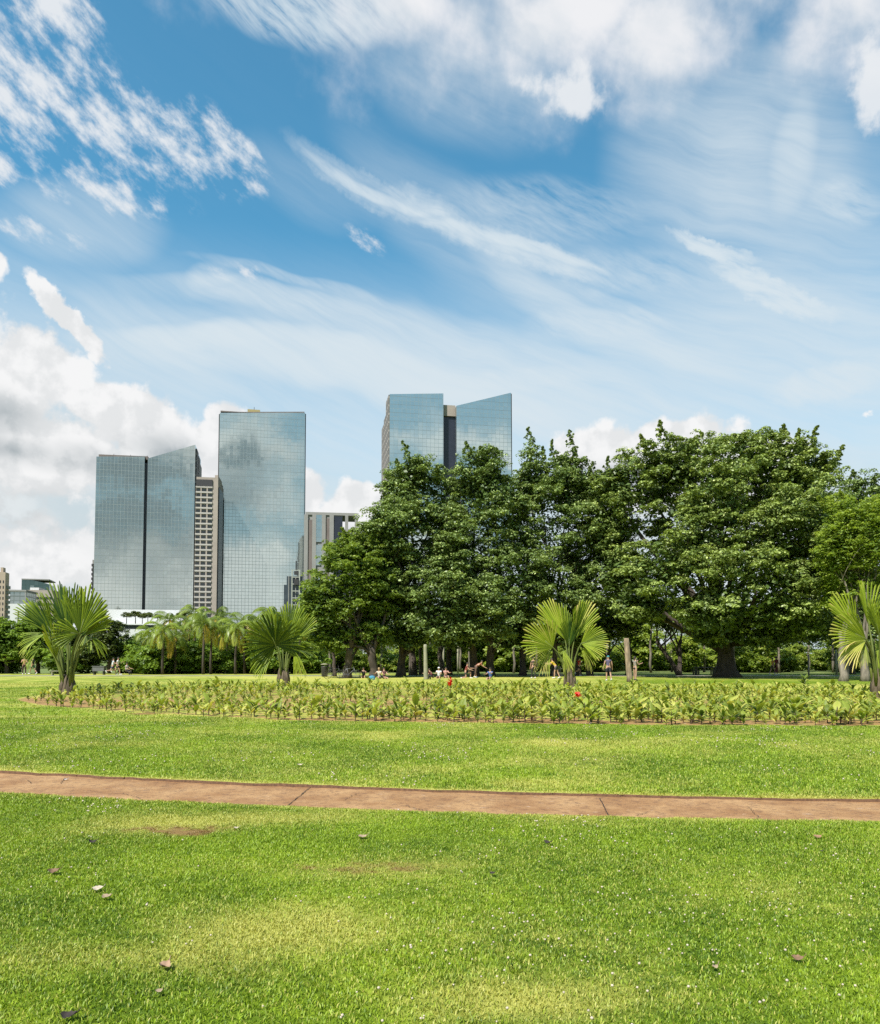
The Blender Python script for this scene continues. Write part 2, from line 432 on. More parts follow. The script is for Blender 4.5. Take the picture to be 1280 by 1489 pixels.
def barkmat(name, c_, scale=5):
    m_, t = material(name); co = t.node('ShaderNodeTexCoord').outputs['Object']
    n = t.noise(t.mapping(co, sc=(1, 1, 4)), scale, 6, 0.65)
    t.put(t.p.inputs['Base Color'], t.mix(t.ramp(n, 0.3, 0.75), tuple(q * 0.5 for q in c_), tuple(q * 1.4 for q in c_)))
    t.p.inputs['Roughness'].default_value = 0.9
    b = t.node('ShaderNodeBump'); b.inputs['Strength'].default_value = 0.6; b.inputs['Distance'].default_value = 0.05
    t.l.new(n, b.inputs['Height']); t.l.new(b.outputs[0], t.p.inputs['Normal'])
    return m_

# ================================================================ ground, lawn, path
GREEN_D = (0.060, 0.125, 0.008); GREEN_L = (0.330, 0.450, 0.024); YELL = (0.42, 0.41, 0.090); BROWN = (0.24, 0.15, 0.055); SOIL = (0.33, 0.20, 0.085)
def grass_nodes(t, blade=False):
    """grass colour from painted wear (attributes dry, bare) and fine noise over the place"""
    geo = t.node('ShaderNodeNewGeometry').outputs['Position']
    x_, y_, z_ = t.sep(geo); q = t.comb(x_, y_, 0.0)
    big = t.noise(q, 0.55, 4, 0.6, '2D'); mid = t.noise(t.mapping(q, sc=(1.5, 1.0, 1)), 5.5, 4, 0.65, '2D')
    dry = t.attr('dry').outputs['Fac']; bare = t.attr('bare').outputs['Fac']
    if blade:
        tint = t.attr('tint').outputs['Fac']
        c_ = t.mix(t.m('ADD', t.m('MULTIPLY', tint, 0.80), t.m('MULTIPLY', t.ramp(big, 0.3, 0.7), 0.25), clamp=True), GREEN_D, GREEN_L)
    else:
        c_ = t.mix(t.m('ADD', t.m('MULTIPLY', t.ramp(mid, 0.25, 0.75), 0.55), t.m('MULTIPLY', t.ramp(big, 0.3, 0.7), 0.45)), GREEN_D, GREEN_L)
        fine = t.noise(q, 30.0, 4, 0.7, '2D'); ff = t.ramp(fine, 0.25, 0.75, 0.50, 0.98, False)
        c_ = t.mix(1.0, c_, t.comb(ff, ff, ff), 'MULTIPLY')
    dd = t.m('ADD', dry, t.m('MULTIPLY', t.m('SUBTRACT', mid, 0.5), 0.55))
    c_ = t.mix(t.ramp(dd, 0.15, 1.0), c_, YELL)
    bb = t.m('ADD', bare, t.m('MULTIPLY', t.m('SUBTRACT', mid, 0.5), 0.8))
    c_ = t.mix(t.ramp(bb, 0.35, 0.8), c_, BROWN)
    return c_, mid, q
M_lawn, t = material('lawn'); c_, mid, q = grass_nodes(t)
so_ = t.attr('soil').outputs['Fac']; sn = t.noise(q, 1.7, 6, 0.7, '2D')
c_ = t.mix(t.ramp(t.m('ADD', so_, t.m('MULTIPLY', t.m('SUBTRACT', sn, 0.5), 1.5)), 0.45, 0.65), c_, SOIL)
t.put(t.p.inputs['Base Color'], c_); t.p.inputs['Roughness'].default_value = 0.9; t.p.inputs['Specular IOR Level'].default_value = 0.15
b = t.node('ShaderNodeBump'); b.inputs['Strength'].default_value = 0.8; b.inputs['Distance'].default_value = 0.03
t.l.new(t.noise(q, 22.0, 5, 0.75, '2D'), b.inputs['Height']); t.l.new(b.outputs[0], t.p.inputs['Normal'])
M_blade, t = material('grass_blade'); c_, _, _ = grass_nodes(t, True)
t.put(t.p.inputs['Base Color'], c_); t.p.inputs['Roughness'].default_value = 0.5; t.p.inputs['Specular IOR Level'].default_value = 0.35
tr = t.node('ShaderNodeBsdfTranslucent'); t.put(tr.inputs[0], t.mix(1.0, c_, (1.7, 1.6, 0.8), 'MULTIPLY'))
ms = t.node('ShaderNodeMixShader'); ms.inputs[0].default_value = 0.2
t.l.new(t.p.outputs[0], ms.inputs[1]); t.l.new(tr.outputs[0], ms.inputs[2]); t.l.new(ms.outputs[0], t.o.inputs[0])
M_soil = simple('soil', (0.11, 0.055, 0.028), 0.95, var=0.4, scale=30, bump=0.6)
M_base = simple('earth', (0.13, 0.17, 0.035), 0.95, var=0.35, scale=0.4)
M_walk = simple('pale_concrete', (0.24, 0.22, 0.19), 0.85, var=0.1, scale=2)

bk = np.array([G(*p) for p in ((0, 1121), (320, 1135), (640, 1149), (960, 1157), (1280, 1161))])
fr = np.array([G(*p) for p in ((0, 1152), (320, 1168), (640, 1181), (960, 1189), (1280, 1193))])
KB = np.polyfit(bk[:, 0], bk[:, 1], 2); KF = np.polyfit(fr[:, 0], fr[:, 1], 2)
def lin_ext(K, x):        # quadratic inside the frame, straight outside it
    xc = np.clip(x, -7.5, 6.5); return np.polyval(K, xc) + np.polyval(np.polyder(K), xc) * (x - xc)
yb = lambda x: lin_ext(KB, np.asarray(x, float)); yf = lambda x: lin_ext(KF, np.asarray(x, float))
def edge(x, s):           # ragged grass edge
    return (fbm(x * 3.0, x * 0 + s, 6, s, .62) - 0.5) * 0.19

BED = [G(*p) for p in ((20, 1018), (60, 1026), (200, 1037), (430, 1048), (640, 1051), (1000, 1055), (1300, 1056), (1500, 1052), (1560, 1020), (1290, 1008), (1050, 1003), (780, 1001), (560, 999), (300, 998), (120, 1006), (40, 1012))]
def in_poly(x, y, P, soft=0.0):
    ins = np.zeros(x.shape, bool); n = len(P)
    for i in range(n):
        x0, y0 = P[i]; x1, y1 = P[(i + 1) % n]
        cnd = ((y0 > y) != (y1 > y)) & (x < (x1 - x0) * (y - y0) / (y1 - y0 + 1e-9) + x0)
        ins ^= cnd
    return ins
def gauss(x, y, px, py, rx, ry, rot=0.0):
    gx, gy = G(px, py); a = (x - gx) / (rx * gy / FPX); b = (y - gy) / (ry * gy * gy / (EYE * FPX))
    return np.exp(-(a * a + b * b))
def wear(x, y):
    n1 = fbm(x * 0.9, y * 0.9, 4, 3); n2 = fbm(x * 2.6, y * 2.6, 4, 5); n3 = fbm(x * 0.12, y * 0.22, 4, 8)
    dry = 0.20 + 0.95 * (n1 - 0.5) + 0.7 * (n3 - 0.5)
    for p in ((440, 1345, 190, 38, .62), (760, 1455, 200, 34, .6), (60, 1390, 110, 30, .4), (270, 1200, 120, 16, .75), (520, 1262, 150, 18, .35), (220, 1392, 120, 20, .3),
              (800, 1138, 130, 9, .45), (330, 1190, 200, 12, .35), (950, 1200, 130, 14, .35), (800, 1080, 130, 7, .4), (120, 1082, 130, 8, .35), (600, 1120, 260, 12, .25), (900, 1300, 160, 30, .15)):
        dry = dry + p[4] * gauss(x, y, *p[:4])
    dry = dry - 0.34 * gauss(x, y, 1100, 1370, 260, 60) - 0.36 * gauss(x, y, 640, 1215, 360, 22) - 0.25 * gauss(x, y, 120, 1240, 160, 30) - 0.25 * gauss(x, y, 350, 1290, 200, 16)
    db = np.minimum(np.abs(y - yb(x)), np.abs(y - yf(x)))
    dry = dry + 0.6 * np.exp(-(db / 0.10) ** 2) + 0.18 * np.exp(-(db / 0.5) ** 2)
    # worn, dry strips far off, along the back of the bed
    yy = 1815.0 / np.maximum(y, 1.0) + 956.3; xx = x / np.maximum(y, 1.0) * 1100 + 640
    s1 = np.exp(-((y - (40.5 - 0.0 * x)) / 2.3) ** 2) * np.clip((xx - 560) / 250, 0, 1)
    s2 = np.exp(-((y - 62.0) / 4.0) ** 2) * np.clip((xx - 300) / 120, 0, 1) * np.clip((860 - xx) / 150, 0, 1)
    dry = dry + 0.95 * s1 + 0.8 * s2 + 0.28 * np.clip((y - 41) / 3, 0, 1) + np.where(y > 19, 0.10, 0.0) + np.where(y > 9, 0.06, 0.0)
    dry = dry - 0.5 * np.exp(-((y - 52.0) / 5.0) ** 2) * np.clip((xx - 850) / 100, 0, 1)
    bare = 0.75 * gauss(x, y, 262, 1208, 110, 12) * (0.05 + 1.55 * fbm(x * 6, y * 8, 4, 15)) + 0.25 * gauss(x, y, 640, 1268, 260, 14) * n2 + 0.68 * gauss(x, y, 520, 1262, 150, 13) * (0.2 + 1.3 * fbm(x * 4, y * 9, 4, 19)) + 0.35 * gauss(x, y, 110, 1080, 60, 5) + 0.9 * gauss(x, y, 210, 1038, 30, 2) \
        + 0.3 * gauss(x, y, 1000, 1420, 160, 12) * n2
    inside = in_poly(x, y, BED); dry = dry + 0.38 * inside
    soil = np.where(inside, 0.50, -1.0)
    soil = soil + np.where(inside, 0.28 * np.exp(-((yy - 1022) / 6.0) ** 2) + 0.35 * gauss(x, y, 50, 1020, 40, 5) - 0.15 * (xx > 800) , 0)
    soil = soil + np.where(inside, 0.45 * np.exp(-((yy - 1050) / 5.0) ** 2) * (xx > 380), 0)
    return dry, bare, soil

def sheet(name, x0, x1, nx, ys_fn, ny, mat, edge_side):
    xs = np.linspace(x0, x1, nx); u = np.linspace(0, 1, ny)
    Xg = np.repeat(xs[:, None], ny, 1); Yg = np.stack([ys_fn(xs, q_) for q_ in u], 1)
    Z = 0.03 * (fbm(Xg * 0.5, Yg * 0.5, 3, 2) - 0.5) * np.clip((Yg - 2) / 3, 0, 1)
    V = np.stack([Xg, Yg, Z], -1).reshape(-1, 3)
    i = np.arange(nx - 1)[:, None] * ny + np.arange(ny - 1)[None, :]
    F = np.stack([i, i + ny, i + ny + 1, i + 1], -1).reshape(-1, 4)
    mi = np.zeros(len(F), int)
    # the cut edge of the turf along the path
    ei = np.arange(nx) * ny + (0 if edge_side == 'near' else ny - 1)
    L = V[ei].copy(); L[:, 2] = -0.075
    b0 = len(V); V = np.concatenate([V, L]); k = np.arange(nx - 1)
    E = np.stack([ei[:-1], b0 + k, b0 + k + 1, ei[1:]], -1)
    if edge_side != 'near': E = E[:, ::-1]
    dry, bare, soil = wear(V[:, 0], V[:, 1])
    me = npmesh(name, V, [np.concatenate([F, E])], {'dry': dry, 'bare': bare, 'soil': soil}, mi=np.concatenate([mi, np.ones(len(E), int)]))
    o = link(name, me, mats=[mat, M_soil]); tag(o, kind='structure'); return o
far_end = 79.0
sheet('lawn', -75, 75, 900, lambda xs, u: (yb(xs) + edge(xs, 1)) + (far_end - yb(xs)) * u ** 2.4, 240, M_lawn, 'near')
sheet('lawn', -16, 16, 520, lambda xs, u: -3.0 + (yf(xs) + edge(xs, 4) + 3.0) * u, 150, M_lawn, 'far')
# everything beyond
mb = MB(); mb.poly([(-6000, -3000, -0.085), (6000, -3000, -0.085), (6000, 9000, -0.085), (-6000, 9000, -0.085)])
g = mb.build('ground', M_base); tag(g, kind='structure')
# path: concrete slabs stained red-brown by the soil
M_path, t = material('path_concrete'); geo = t.node('ShaderNodeNewGeometry').outputs['Position']
n1 = t.noise(geo, 1.6, 6, 0.65); n2 = t.noise(geo, 14.0, 6, 0.7); n3 = t.noise(geo, 90.0, 3, 0.6)
c_ = t.mix(t.ramp(n1, 0.3, 0.7), (0.255, 0.122, 0.044), (0.410, 0.238, 0.105))
c_ = t.mix(t.ramp(n2, 0.46, 0.72, 0.0, 0.8), c_, (0.12, 0.058, 0.032))
c_ = t.mix(t.ramp(t.noise(t.mapping(geo, sc=(1.6, 0.6, 1)), 9.0, 5, 0.7), 0.62, 0.70, 0.0, 0.75), c_, (0.44, 0.31, 0.22))
f3 = t.ramp(n3, 0.3, 0.7, 0.62, 1.35, False); c_ = t.mix(1.0, c_, t.comb(f3, f3, f3), 'MULTIPLY')
t.put(t.p.inputs['Base Color'], c_); t.p.inputs['Roughness'].default_value = 0.85
b = t.node('ShaderNodeBump'); b.inputs['Strength'].default_value = 0.5; b.inputs['Distance'].default_value = 0.01
t.l.new(n2, b.inputs['Height']); t.l.new(b.outputs[0], t.p.inputs['Normal'])
M_crack = simple('crack', (0.03, 0.018, 0.012), 0.95)
xs = np.linspace(-16, 16, 321); V = []; F = []
for j, q_ in enumerate(np.linspace(-0.12, 1.12, 12)):
    yy = yf(xs) + (yb(xs) - yf(xs)) * q_
    V.append(np.stack([xs, yy, -0.035 + 0.006 * (fbm(xs * 2, yy * 2, 3, 9) - 0.5)], -1))
V = np.stack(V, 1).reshape(-1, 3); i = np.arange(320)[:, None] * 12 + np.arange(11)[None, :]
F = np.stack([i, i + 12, i + 13, i + 1], -1).reshape(-1, 4)
def strip(pa, pb, wd, jag, n=24, ext=0.0):
    a = np.array(G(*pa)); b = np.array(G(*pb)); a, b = a - (b - a) * ext, b + (b - a) * ext
    d = (b - a) / np.linalg.norm(b - a); nn = np.array([-d[1], d[0]]); out_ = []
    for k in range(n + 1):
        q_ = k / n; c0 = a + (b - a) * q_ + nn * random.uniform(-jag, jag); w_ = wd * random.uniform(0.5, 1.3)
        out_ += [(*(c0 - nn * w_), -0.0265), (*(c0 + nn * w_), -0.0265)]
    return out_
MI = [0] * len(F); VV = [V]; FF = [F]; base = len(V)
for pa, pb, wd, jag in (((452, 1141), (412, 1173), .006, .004), ((872, 1157), (888, 1187), .006, .004), ((262, 1135), (232, 1141), .003, .01), ((95, 1128), (88, 1136), .005, .008), ((590, 1168), (640, 1180), .004, .02), ((40, 1131), (46, 1136), .004, .01), ((700, 1160), (735, 1158), .003, .02), ((180, 1150), (205, 1158), .003, .02), ((1090, 1170), (1105, 1186), .003, .015), ((520, 1150), (500, 1160), .003, .02), ((925, 1182), (940, 1178), .004, .012)):
    s_ = np.array(strip(pa, pb, wd, jag)); n = len(s_) // 2 - 1
    FF.append(np.array([[base + 2 * k, base + 2 * k + 2, base + 2 * k + 3, base + 2 * k + 1] for k in range(n)])); VV.append(s_); MI += [1] * n; base += len(s_)
o = link('path', npmesh('path', np.concatenate(VV), [np.concatenate(FF)], mi=MI), mats=[M_path, M_crack]); tag(o, kind='structure')
# far walkway where people run
mb = MB(); mb.box((-80, 67.5, -0.08), (80, 69.5, 0.022)); o = mb.build('walkway', M_walk); tag(o, kind='structure')

# ---------------------------------------------------------------- grass blades (one uncountable cover)
def blades(n, d0, d1, h0, h1, wd, power, clear=True, s=0):
    rng = np.random.default_rng(100 + s)
    u = rng.random(n); d = (d0 ** power + u * (d1 ** power - d0 ** power)) ** (1 / power)
    th = (rng.random(n) - 0.5) * 2 * 0.80
    x = d * th; y = d
    on = (y > yf(x) + edge(x, 4) - 0.004) & (y < yb(x) + edge(x, 1) + 0.004)
    dry, bare, soil = wear(x, y)
    cover = fbm(x * 5, y * 5, 3, 21)
    k = ~on & (bare + (cover - 0.5) * 0.6 < 0.75) & (soil < 0.0)
    x, y, dry, bare = x[k], y[k], dry[k], bare[k]; n = len(x)
    hh = (h0 + (h1 - h0) * rng.random(n)) * (0.45 + 0.55 * fbm(x * 1.3, y * 1.3, 3, 31) + 0.55 * fbm(x * 14, y * 14, 2, 35)) * (1 - 0.35 * np.clip(bare, 0, 1))
    db = np.minimum(np.abs(y - yb(x)), np.abs(y - yf(x))); hh *= 0.7 + 0.3 * np.clip(db / 0.12, 0, 1)
    an = rng.random(n) * 2 * np.pi; ln = hh * (0.25 + 0.75 * rng.random(n)); ww = wd * (0.7 + 0.7 * rng.random(n))
    fx, fy = np.cos(an), np.sin(an); rx, ry = -fy, fx
    fa = an + rng.normal(0, 0.6, n); rx, ry = -np.sin(fa), np.cos(fa)
    z = 0.03 * (fbm(x * 0.5, y * 0.5, 3, 2) - 0.5) * np.clip((y - 2) / 3, 0, 1) - 0.003
    P = np.empty((n, 5, 3), np.float32)
    for i, (sd_, q_, hz) in enumerate(((-1, 0, 0), (1, 0, 0), (-0.8, 0.35, 0.62), (0.8, 0.35, 0.62), (0, 1.0, 1.0))):
        P[:, i, 0] = x + rx * ww * sd_ * 0.5 + fx * ln * q_; P[:, i, 1] = y + ry * ww * sd_ * 0.5 + fy * ln * q_; P[:, i, 2] = z + hh * hz * (1 - 0.25 * q_ * (ln / hh) * 0.6)
    b = np.arange(n)[:, None] * 5
    tint = np.clip(rng.random(n) * 0.9 + rng.normal(0, 0.12, n), 0, 1.2)
    dr = dry + rng.normal(0, 0.22, n) + (rng.random(n) < 0.11) * 0.8
    return P.reshape(-1, 3), b + np.array([[0, 1, 3, 2]]), b + np.array([[2, 3, 4]]), np.repeat(tint, 5), np.repeat(dr, 5), np.repeat(bare, 5)
parts_ = [blades(460000, 2.8, 9.3, .011, .030, .0060, 1.7, s=1), blades(330000, 8.6, 21.0, .020, .040, .010, 1.35, s=2), blades(120000, 19.0, 50.0, .03, .055, .022, 1.2, s=3)]
off = 0; VV = []; Q = []; T = []; A = [[], [], []]
for P, q4, t3, a, b, c_ in parts_:
    VV.append(P); Q.append(q4 + off); T.append(t3 + off); off += len(P)
    for k, z in enumerate((a, b, c_)): A[k].append(z)
me = npmesh('grass', np.concatenate(VV), [np.concatenate(Q), np.concatenate(T)], {'tint': np.concatenate(A[0]), 'dry': np.concatenate(A[1]), 'bare': np.concatenate(A[2])})
o = link('grass', me, M_blade); tag(o, 'short mown grass growing thickly over the lawn on both sides of the path', 'grass', kind='stuff')
# white clover heads
M_clover = simple('clover_white', (0.50, 0.42, 0.32), 0.8, var=0.25, scale=60)
rng = np.random.default_rng(5); n = 5200
d = (3.0 ** 1.5 + rng.random(n) * (19.0 ** 1.5 - 3.0 ** 1.5)) ** (1 / 1.5); x = d * (rng.random(n) - 0.5) * 1.44; y = d
cl = fbm(x * 0.8, y * 0.8, 4, 77) + 0.25 * gauss(x, y, 1000, 1390, 330, 70) + 0.15 * gauss(x, y, 90, 1280, 160, 60) + 0.12 * gauss(x, y, 100, 1060, 200, 12); _, bare, soil = wear(x, y)
k = (rng.random(n) < np.clip((cl - 0.50) * 4.0, 0.02, 1)) & ~((y > yf(x) - 0.1) & (y < yb(x) + 0.1)) & (bare < 0.3) & (soil < 0)
x, y = x[k], y[k]; r = (0.0045 + 0.004 * rng.random(len(x))) * np.clip(y / 6, 1, 1.7); z = 0.032 + 0.02 * rng.random(len(x))
mb = MB(); mb.ell((0, 0, 0), (1, 1, 0.85), 6, 4); S = np.array(mb.v); 
V = (S[None] * r[:, None, None] + np.stack([x, y, z], -1)[:, None]).reshape(-1, 3)
q4 = np.array([f for f in mb.f if len(f) == 4]); t3 = np.array([f for f in mb.f if len(f) == 3]); ofs = (np.arange(len(x)) * len(S))[:, None, None]
o = link('clover', npmesh('clover', V, [(q4[None] + ofs).reshape(-1, 4), (t3[None] + ofs).reshape(-1, 3)], smooth=True), M_clover)
tag(o, 'small white clover heads scattered through the lawn grass', 'clover', kind='stuff')

# ================================================================ city buildings
YAW = R(12.5)
def glassmat(name, tint, cw=1.9, ch=1.95, line=0.15, seed=0.0, rough=0.06, blind=0.03, var=0.07, wob=0.003):
    m_, t = material(name); co = t.node('ShaderNodeTexCoord').outputs['Object']
    x_, y_, z_ = t.sep(co)
    ux = t.m('DIVIDE', t.m('ADD', x_, y_), cw); uz = t.m('DIVIDE', z_, ch)
    fx = t.m('FRACT', ux); fz = t.m('FRACT', uz); ix = t.m('FLOOR', ux); iz = t.m('FLOOR', uz)
    wn_ = t.node('ShaderNodeTexWhiteNoise', noise_dimensions='3D'); t.put(wn_.inputs['Vector'], t.comb(ix, iz, seed))
    wc = t.node('ShaderNodeTexWhiteNoise', noise_dimensions='2D'); t.put(wc.inputs['Vector'], t.comb(ix, seed))
    lm = t.m('MAXIMUM', t.m('LESS_THAN', fx, line / cw), t.m('LESS_THAN', fz, line / ch))
    # heavier band every second row (floor slabs)
    fl = t.m('LESS_THAN', t.m('FRACT', t.m('DIVIDE', uz, 2.0)), line * 0.8 / ch)
    v = t.m('ADD', t.m('MULTIPLY', wn_.outputs['Value'], var), 1.0 - var * 0.5)
    patch = t.ramp(t.noise(t.comb(t.m('MULTIPLY', ix, 0.16), t.m('MULTIPLY', iz, 0.22), seed), 1.0, 2, 0.5), 0.62, 0.72)
    bl = t.m('MULTIPLY', t.m('GREATER_THAN', wn_.outputs['Value'], 1 - blind), 1.0)
    c_ = t.mix(1.0, (*tint, 1), t.comb(v, v, v), 'MULTIPLY')
    c_ = t.mix(t.m('MULTIPLY', patch, 0.18), c_, (0.55, 0.68, 0.66))
    c_ = t.mix(t.m('MULTIPLY', bl, 0.35), c_, (0.60, 0.68, 0.66))
    c_ = t.mix(lm, c_, tuple(q_ * 0.66 for q_ in tint)); c_ = t.mix(t.m('MULTIPLY', fl, 0.35), c_, tuple(q_ * 0.3 for q_ in tint))
    t.put(t.p.inputs['Base Color'], c_)
    t.put(t.p.inputs['Metallic'], t.m('SUBTRACT', 0.95, t.m('MULTIPLY', lm, 0.2)))
    t.put(t.p.inputs['Roughness'], t.m('ADD', rough, t.m('MULTIPLY', lm, 0.3)))
    nn = t.node('ShaderNodeNewGeometry').outputs['Normal']
    jit = t.vm('SCALE', t.vm('SUBTRACT', wn_.outputs['Color'], (0.5, 0.5, 0.5))); jit.node.inputs['Scale'].default_value = wob
    jc = t.vm('SCALE', t.vm('SUBTRACT', wc.outputs['Color'], (0.5, 0.5, 0.5))); jc.node.inputs['Scale'].default_value = wob * 0.9
    lo = t.vm('SCALE', t.vm('SUBTRACT', t.noise(co, 0.05, 2, colour=True), (0.5, 0.5, 0.5))); lo.node.inputs['Scale'].default_value = 0.035
    t.put(t.p.inputs['Normal'], t.vm('NORMALIZE', t.vm('ADD', nn, t.vm('ADD', lo, t.vm('ADD', jit, jc)))))
    return m_
def darkglass(name, c_=(0.03, 0.04, 0.055), metal=0.0, rough=0.15):
    m_ = simple(name, c_, rough, metal, 0.2, 0.3); return m_
M_gl1 = glassmat('curtain_glass_grey', (0.62, 0.66, 0.63), seed=1.0, var=0.08, wob=0.004)
M_gl2 = glassmat('curtain_glass_blue', (0.60, 0.66, 0.64), seed=2.0)
M_gl3 = glassmat('curtain_glass_teal', (0.62, 0.69, 0.68), seed=3.0, cw=2.0, ch=2.0)
M_dk = darkglass('dark_recess_glass', (0.022, 0.026, 0.042), 0.0, 0.35)
M_conc = simple('beige_concrete', (0.34, 0.29, 0.25), 0.85, var=0.08, scale=0.15)
M_conc2 = simple('grey_concrete', (0.26, 0.255, 0.245), 0.85, var=0.08, scale=0.15)
M_brn = simple('brown_cladding', (0.16, 0.13, 0.12), 0.7, var=0.15, scale=0.2)
M_dkm = simple('dark_metal', (0.035, 0.033, 0.035), 0.5, var=0.2)
M_win = darkglass('window_glass', (0.05, 0.055, 0.06), 0.4, 0.15)
M_white = simple('white_cladding', (0.60, 0.60, 0.60), 0.6, var=0.04, scale=0.1)
M_ochre = simple('ochre_box', (0.36, 0.29, 0.13), 0.7, var=0.1)
M_vert, t = material('vertical_fins'); co = t.node('ShaderNodeTexCoord').outputs['Object']; x_, y_, z_ = t.sep(co)
ff = t.m('LESS_THAN', t.m('FRACT', t.m('DIVIDE', t.m('ADD', x_, y_), 5.0)), 0.4)
fz = t.m('LESS_THAN', t.m('FRACT', t.m('DIVIDE', z_, 4.1)), 0.22)
t.put(t.p.inputs['Base Color'], t.mix(t.m('MAXIMUM', ff, fz), (0.09, 0.085, 0.085), (0.30, 0.265, 0.24))); t.p.inputs['Roughness'].default_value = 0.6

class Front:
    """a facade line: origin at a photo pixel at distance Y, turned by yaw; local x runs right, y back, z up"""
    def __init__(s, px, Y, yaw=YAW, py=960):
        p = AT(px, py, Y); s.o = Vector((p.x, p.y, 0)); s.yaw = yaw; s.dx = Vector((math.cos(yaw), math.sin(yaw), 0))
    def x(s, px, back=0.0):              # local x where the pixel's sight line meets the facade (moved back)
        o = s.o + Vector((-math.sin(s.yaw), math.cos(s.yaw), 0)) * back
        k = ray(px, 956); k = k.x / k.y
        return (k * o.y - o.x) / (s.dx.x - k * s.dx.y)
    def z(s, px, py, back=0.0):
        lx = s.x(px, back); o = s.o + s.dx * lx + Vector((-math.sin(s.yaw), math.cos(s.yaw), 0)) * back
        return AT(px, py, o.y).z
    def root(s, name, label, cat, group=None):
        return root(name, (s.o.x, s.o.y, 0), label, cat, group, s.yaw)
def slab(x0, x1, y0, y1, z0, za, zb):    # box whose top slopes from za (left) to zb (right)
    mb = MB(); mb.box((x0, y0, z0), (x1, y1, 0), top=(za, zb, zb, za)); return mb

# -- twin glass tower on the left
f = Front(133.5, 420); r_ = f.root('glass_tower', 'pair of grey glass slabs split by a dark slot, left of the concrete tower', 'tower')
xl, xg, xh, xr = 0, f.x(205), f.x(210), f.x(279.5)
zt = f.z(137, 664); slab(xl, xg, 0, 34, 0, zt, f.z(208, 664)).build('left_glass_slab', M_gl1, r_)
slab(xh, xr, -0.8, 34, 0, f.z(211, 667), f.z(279, 647)).build('right_glass_slab', M_gl1, r_)
slab(xg + .02, xh - .02, 1.6, 30, 0, f.z(207, 672), f.z(207, 672)).build('dark_slot', M_dk, r_)
slab(xl + 1, xg + 1.5, 1.0, 33, zt + .02, zt + 1.6, zt + 2.0).build('roof_parapet', M_brn, r_)
mb = MB(); mb.box((xr + .02, 0.4, 0), (xr + .8, 10, f.z(281, 652))); mb.box((xr + .02, 12.4, 0), (xr + .8, 22, f.z(281, 655))); mb.box((xr + .02, 24, 0), (xr + .6, 33.6, f.z(281, 660)))
mb.build('side_wall', M_vert, r_)
for k in range(3):
    mb = MB(); mb.tube([(8 + 9 * k, 6, zt + 1.2), (8 + 9 * k, 6, zt + 3.6)], .12, 5); mb.build('roof_mast', M_dkm, r_)
# -- sliver of an apartment block behind its left edge
f = Front(131.2, 440); r_ = f.root('apartment_block', 'narrow slice of a balconied block past the left edge of the grey twin tower', 'building')
mb = MB(); mb.box((0, 0, 0), (20, 14, f.z(132, 814))); mb.build('wall', M_conc2, r_)
for k in range(9):
    z = f.z(132, 820 + 6.6 * k); mb = MB(); mb.box((-.35, -.6, z - 1.5), (.9, -.02, z)); mb.build('balcony', M_dkm, r_)

# -- concrete hotel tower between the glass towers
f = Front(281.6, 402, R(9)); r_ = f.root('concrete_tower', 'beige concrete tower with rows of small dark windows between two glass towers', 'tower')
xa, xb = 0, f.x(313.6); zt = f.z(300, 694)
mb = MB(); mb.box((xa, 0, 0), (xb, 19, zt)); mb.build('wall', M_conc, r_)
mb = MB(); mb.box((xa + .02, -.5, zt - 5.2), (f.x(305.5), -.02, zt - 1.4)); mb.build('roof_band', M_dkm, r_)
mb = MB(); mb.box((f.x(308), 2, zt), (xb - .3, 18, zt + 1.8)); mb.build('roof_cabin', M_conc, r_)
mb = MB(); mb.box((xb + .02, 1.4, 0), (xb + .5, 18, zt - 5)); mb.build('side_glazing', M_dk, r_)
wm = {}
for rr in range(25):
    z = f.z(295, 711 + rr * 7.62)
    for cc, (p0, p1) in enumerate(((281.2, 288.0), (289.8, 296.8), (299.0, 305.4))):
        x0, x1 = f.x(p0), f.x(p1)
        if cc not in wm:
            mb = MB(); mb.box((0, 0, -1.9), (x1 - x0, .2, 0)); wm[cc] = mb.build('window', M_win, r_); wm[cc].location = (x0, -.16, z)
        else:
            o = wm[cc].copy(); col.objects.link(o); o.parent = r_; o.location = (x0, -.16, z)
# pale spandrels between the window columns
mb = MB()
for rr in range(26):
    z = f.z(295, 707.4 + rr * 7.62); mb.box((f.x(281), -.5, z - .75), (f.x(305.6), -.02, z + .1))
mb.build('spandrel', simple('pale_spandrel', (.42, .39, .36), .8, var=.05), r_)

mb = MB()
for p0, p1 in ((277.9, 281.3), (288.0, 289.8), (296.8, 299.0)):
    mb.box((max(.02, f.x(p0)), -.40, 0), (f.x(p1), -.03, f.z(295, 707)))
mb.build('pier', M_conc, r_)

# -- big plain glass tower
f = Front(314.5, 426); r_ = f.root('glass_tower', 'tall plain blue-grey glass tower with a small ochre box on its roof', 'tower')
xr = f.x(440.8); zt = f.z(380, 601)
slab(0, xr, 0, 36, 0, f.z(318, 600.5), f.z(440, 600)).build('glass_facade', M_gl2, r_)
slab(.4, xr - .4, .4, 35, f.z(440, 600) - 2, f.z(318, 600.5) + .7, f.z(440, 600) + .7).build('roof_parapet', M_brn, r_)
mb = MB(); mb.box((xr + .02, .3, 0), (xr + .5, 35.6, f.z(440, 601.5))); mb.build('side_fin', M_dkm, r_)
mb = MB(); mb.box((-.5, .3, 0), (-.02, 30, f.z(318, 602))); mb.build('side_fin', M_dkm, r_)
mb = MB(); mb.box((f.x(355.5), 1, zt + .3), (f.x(374), 9, f.z(365, 594.6))); mb.build('roof_box', M_ochre, r_)
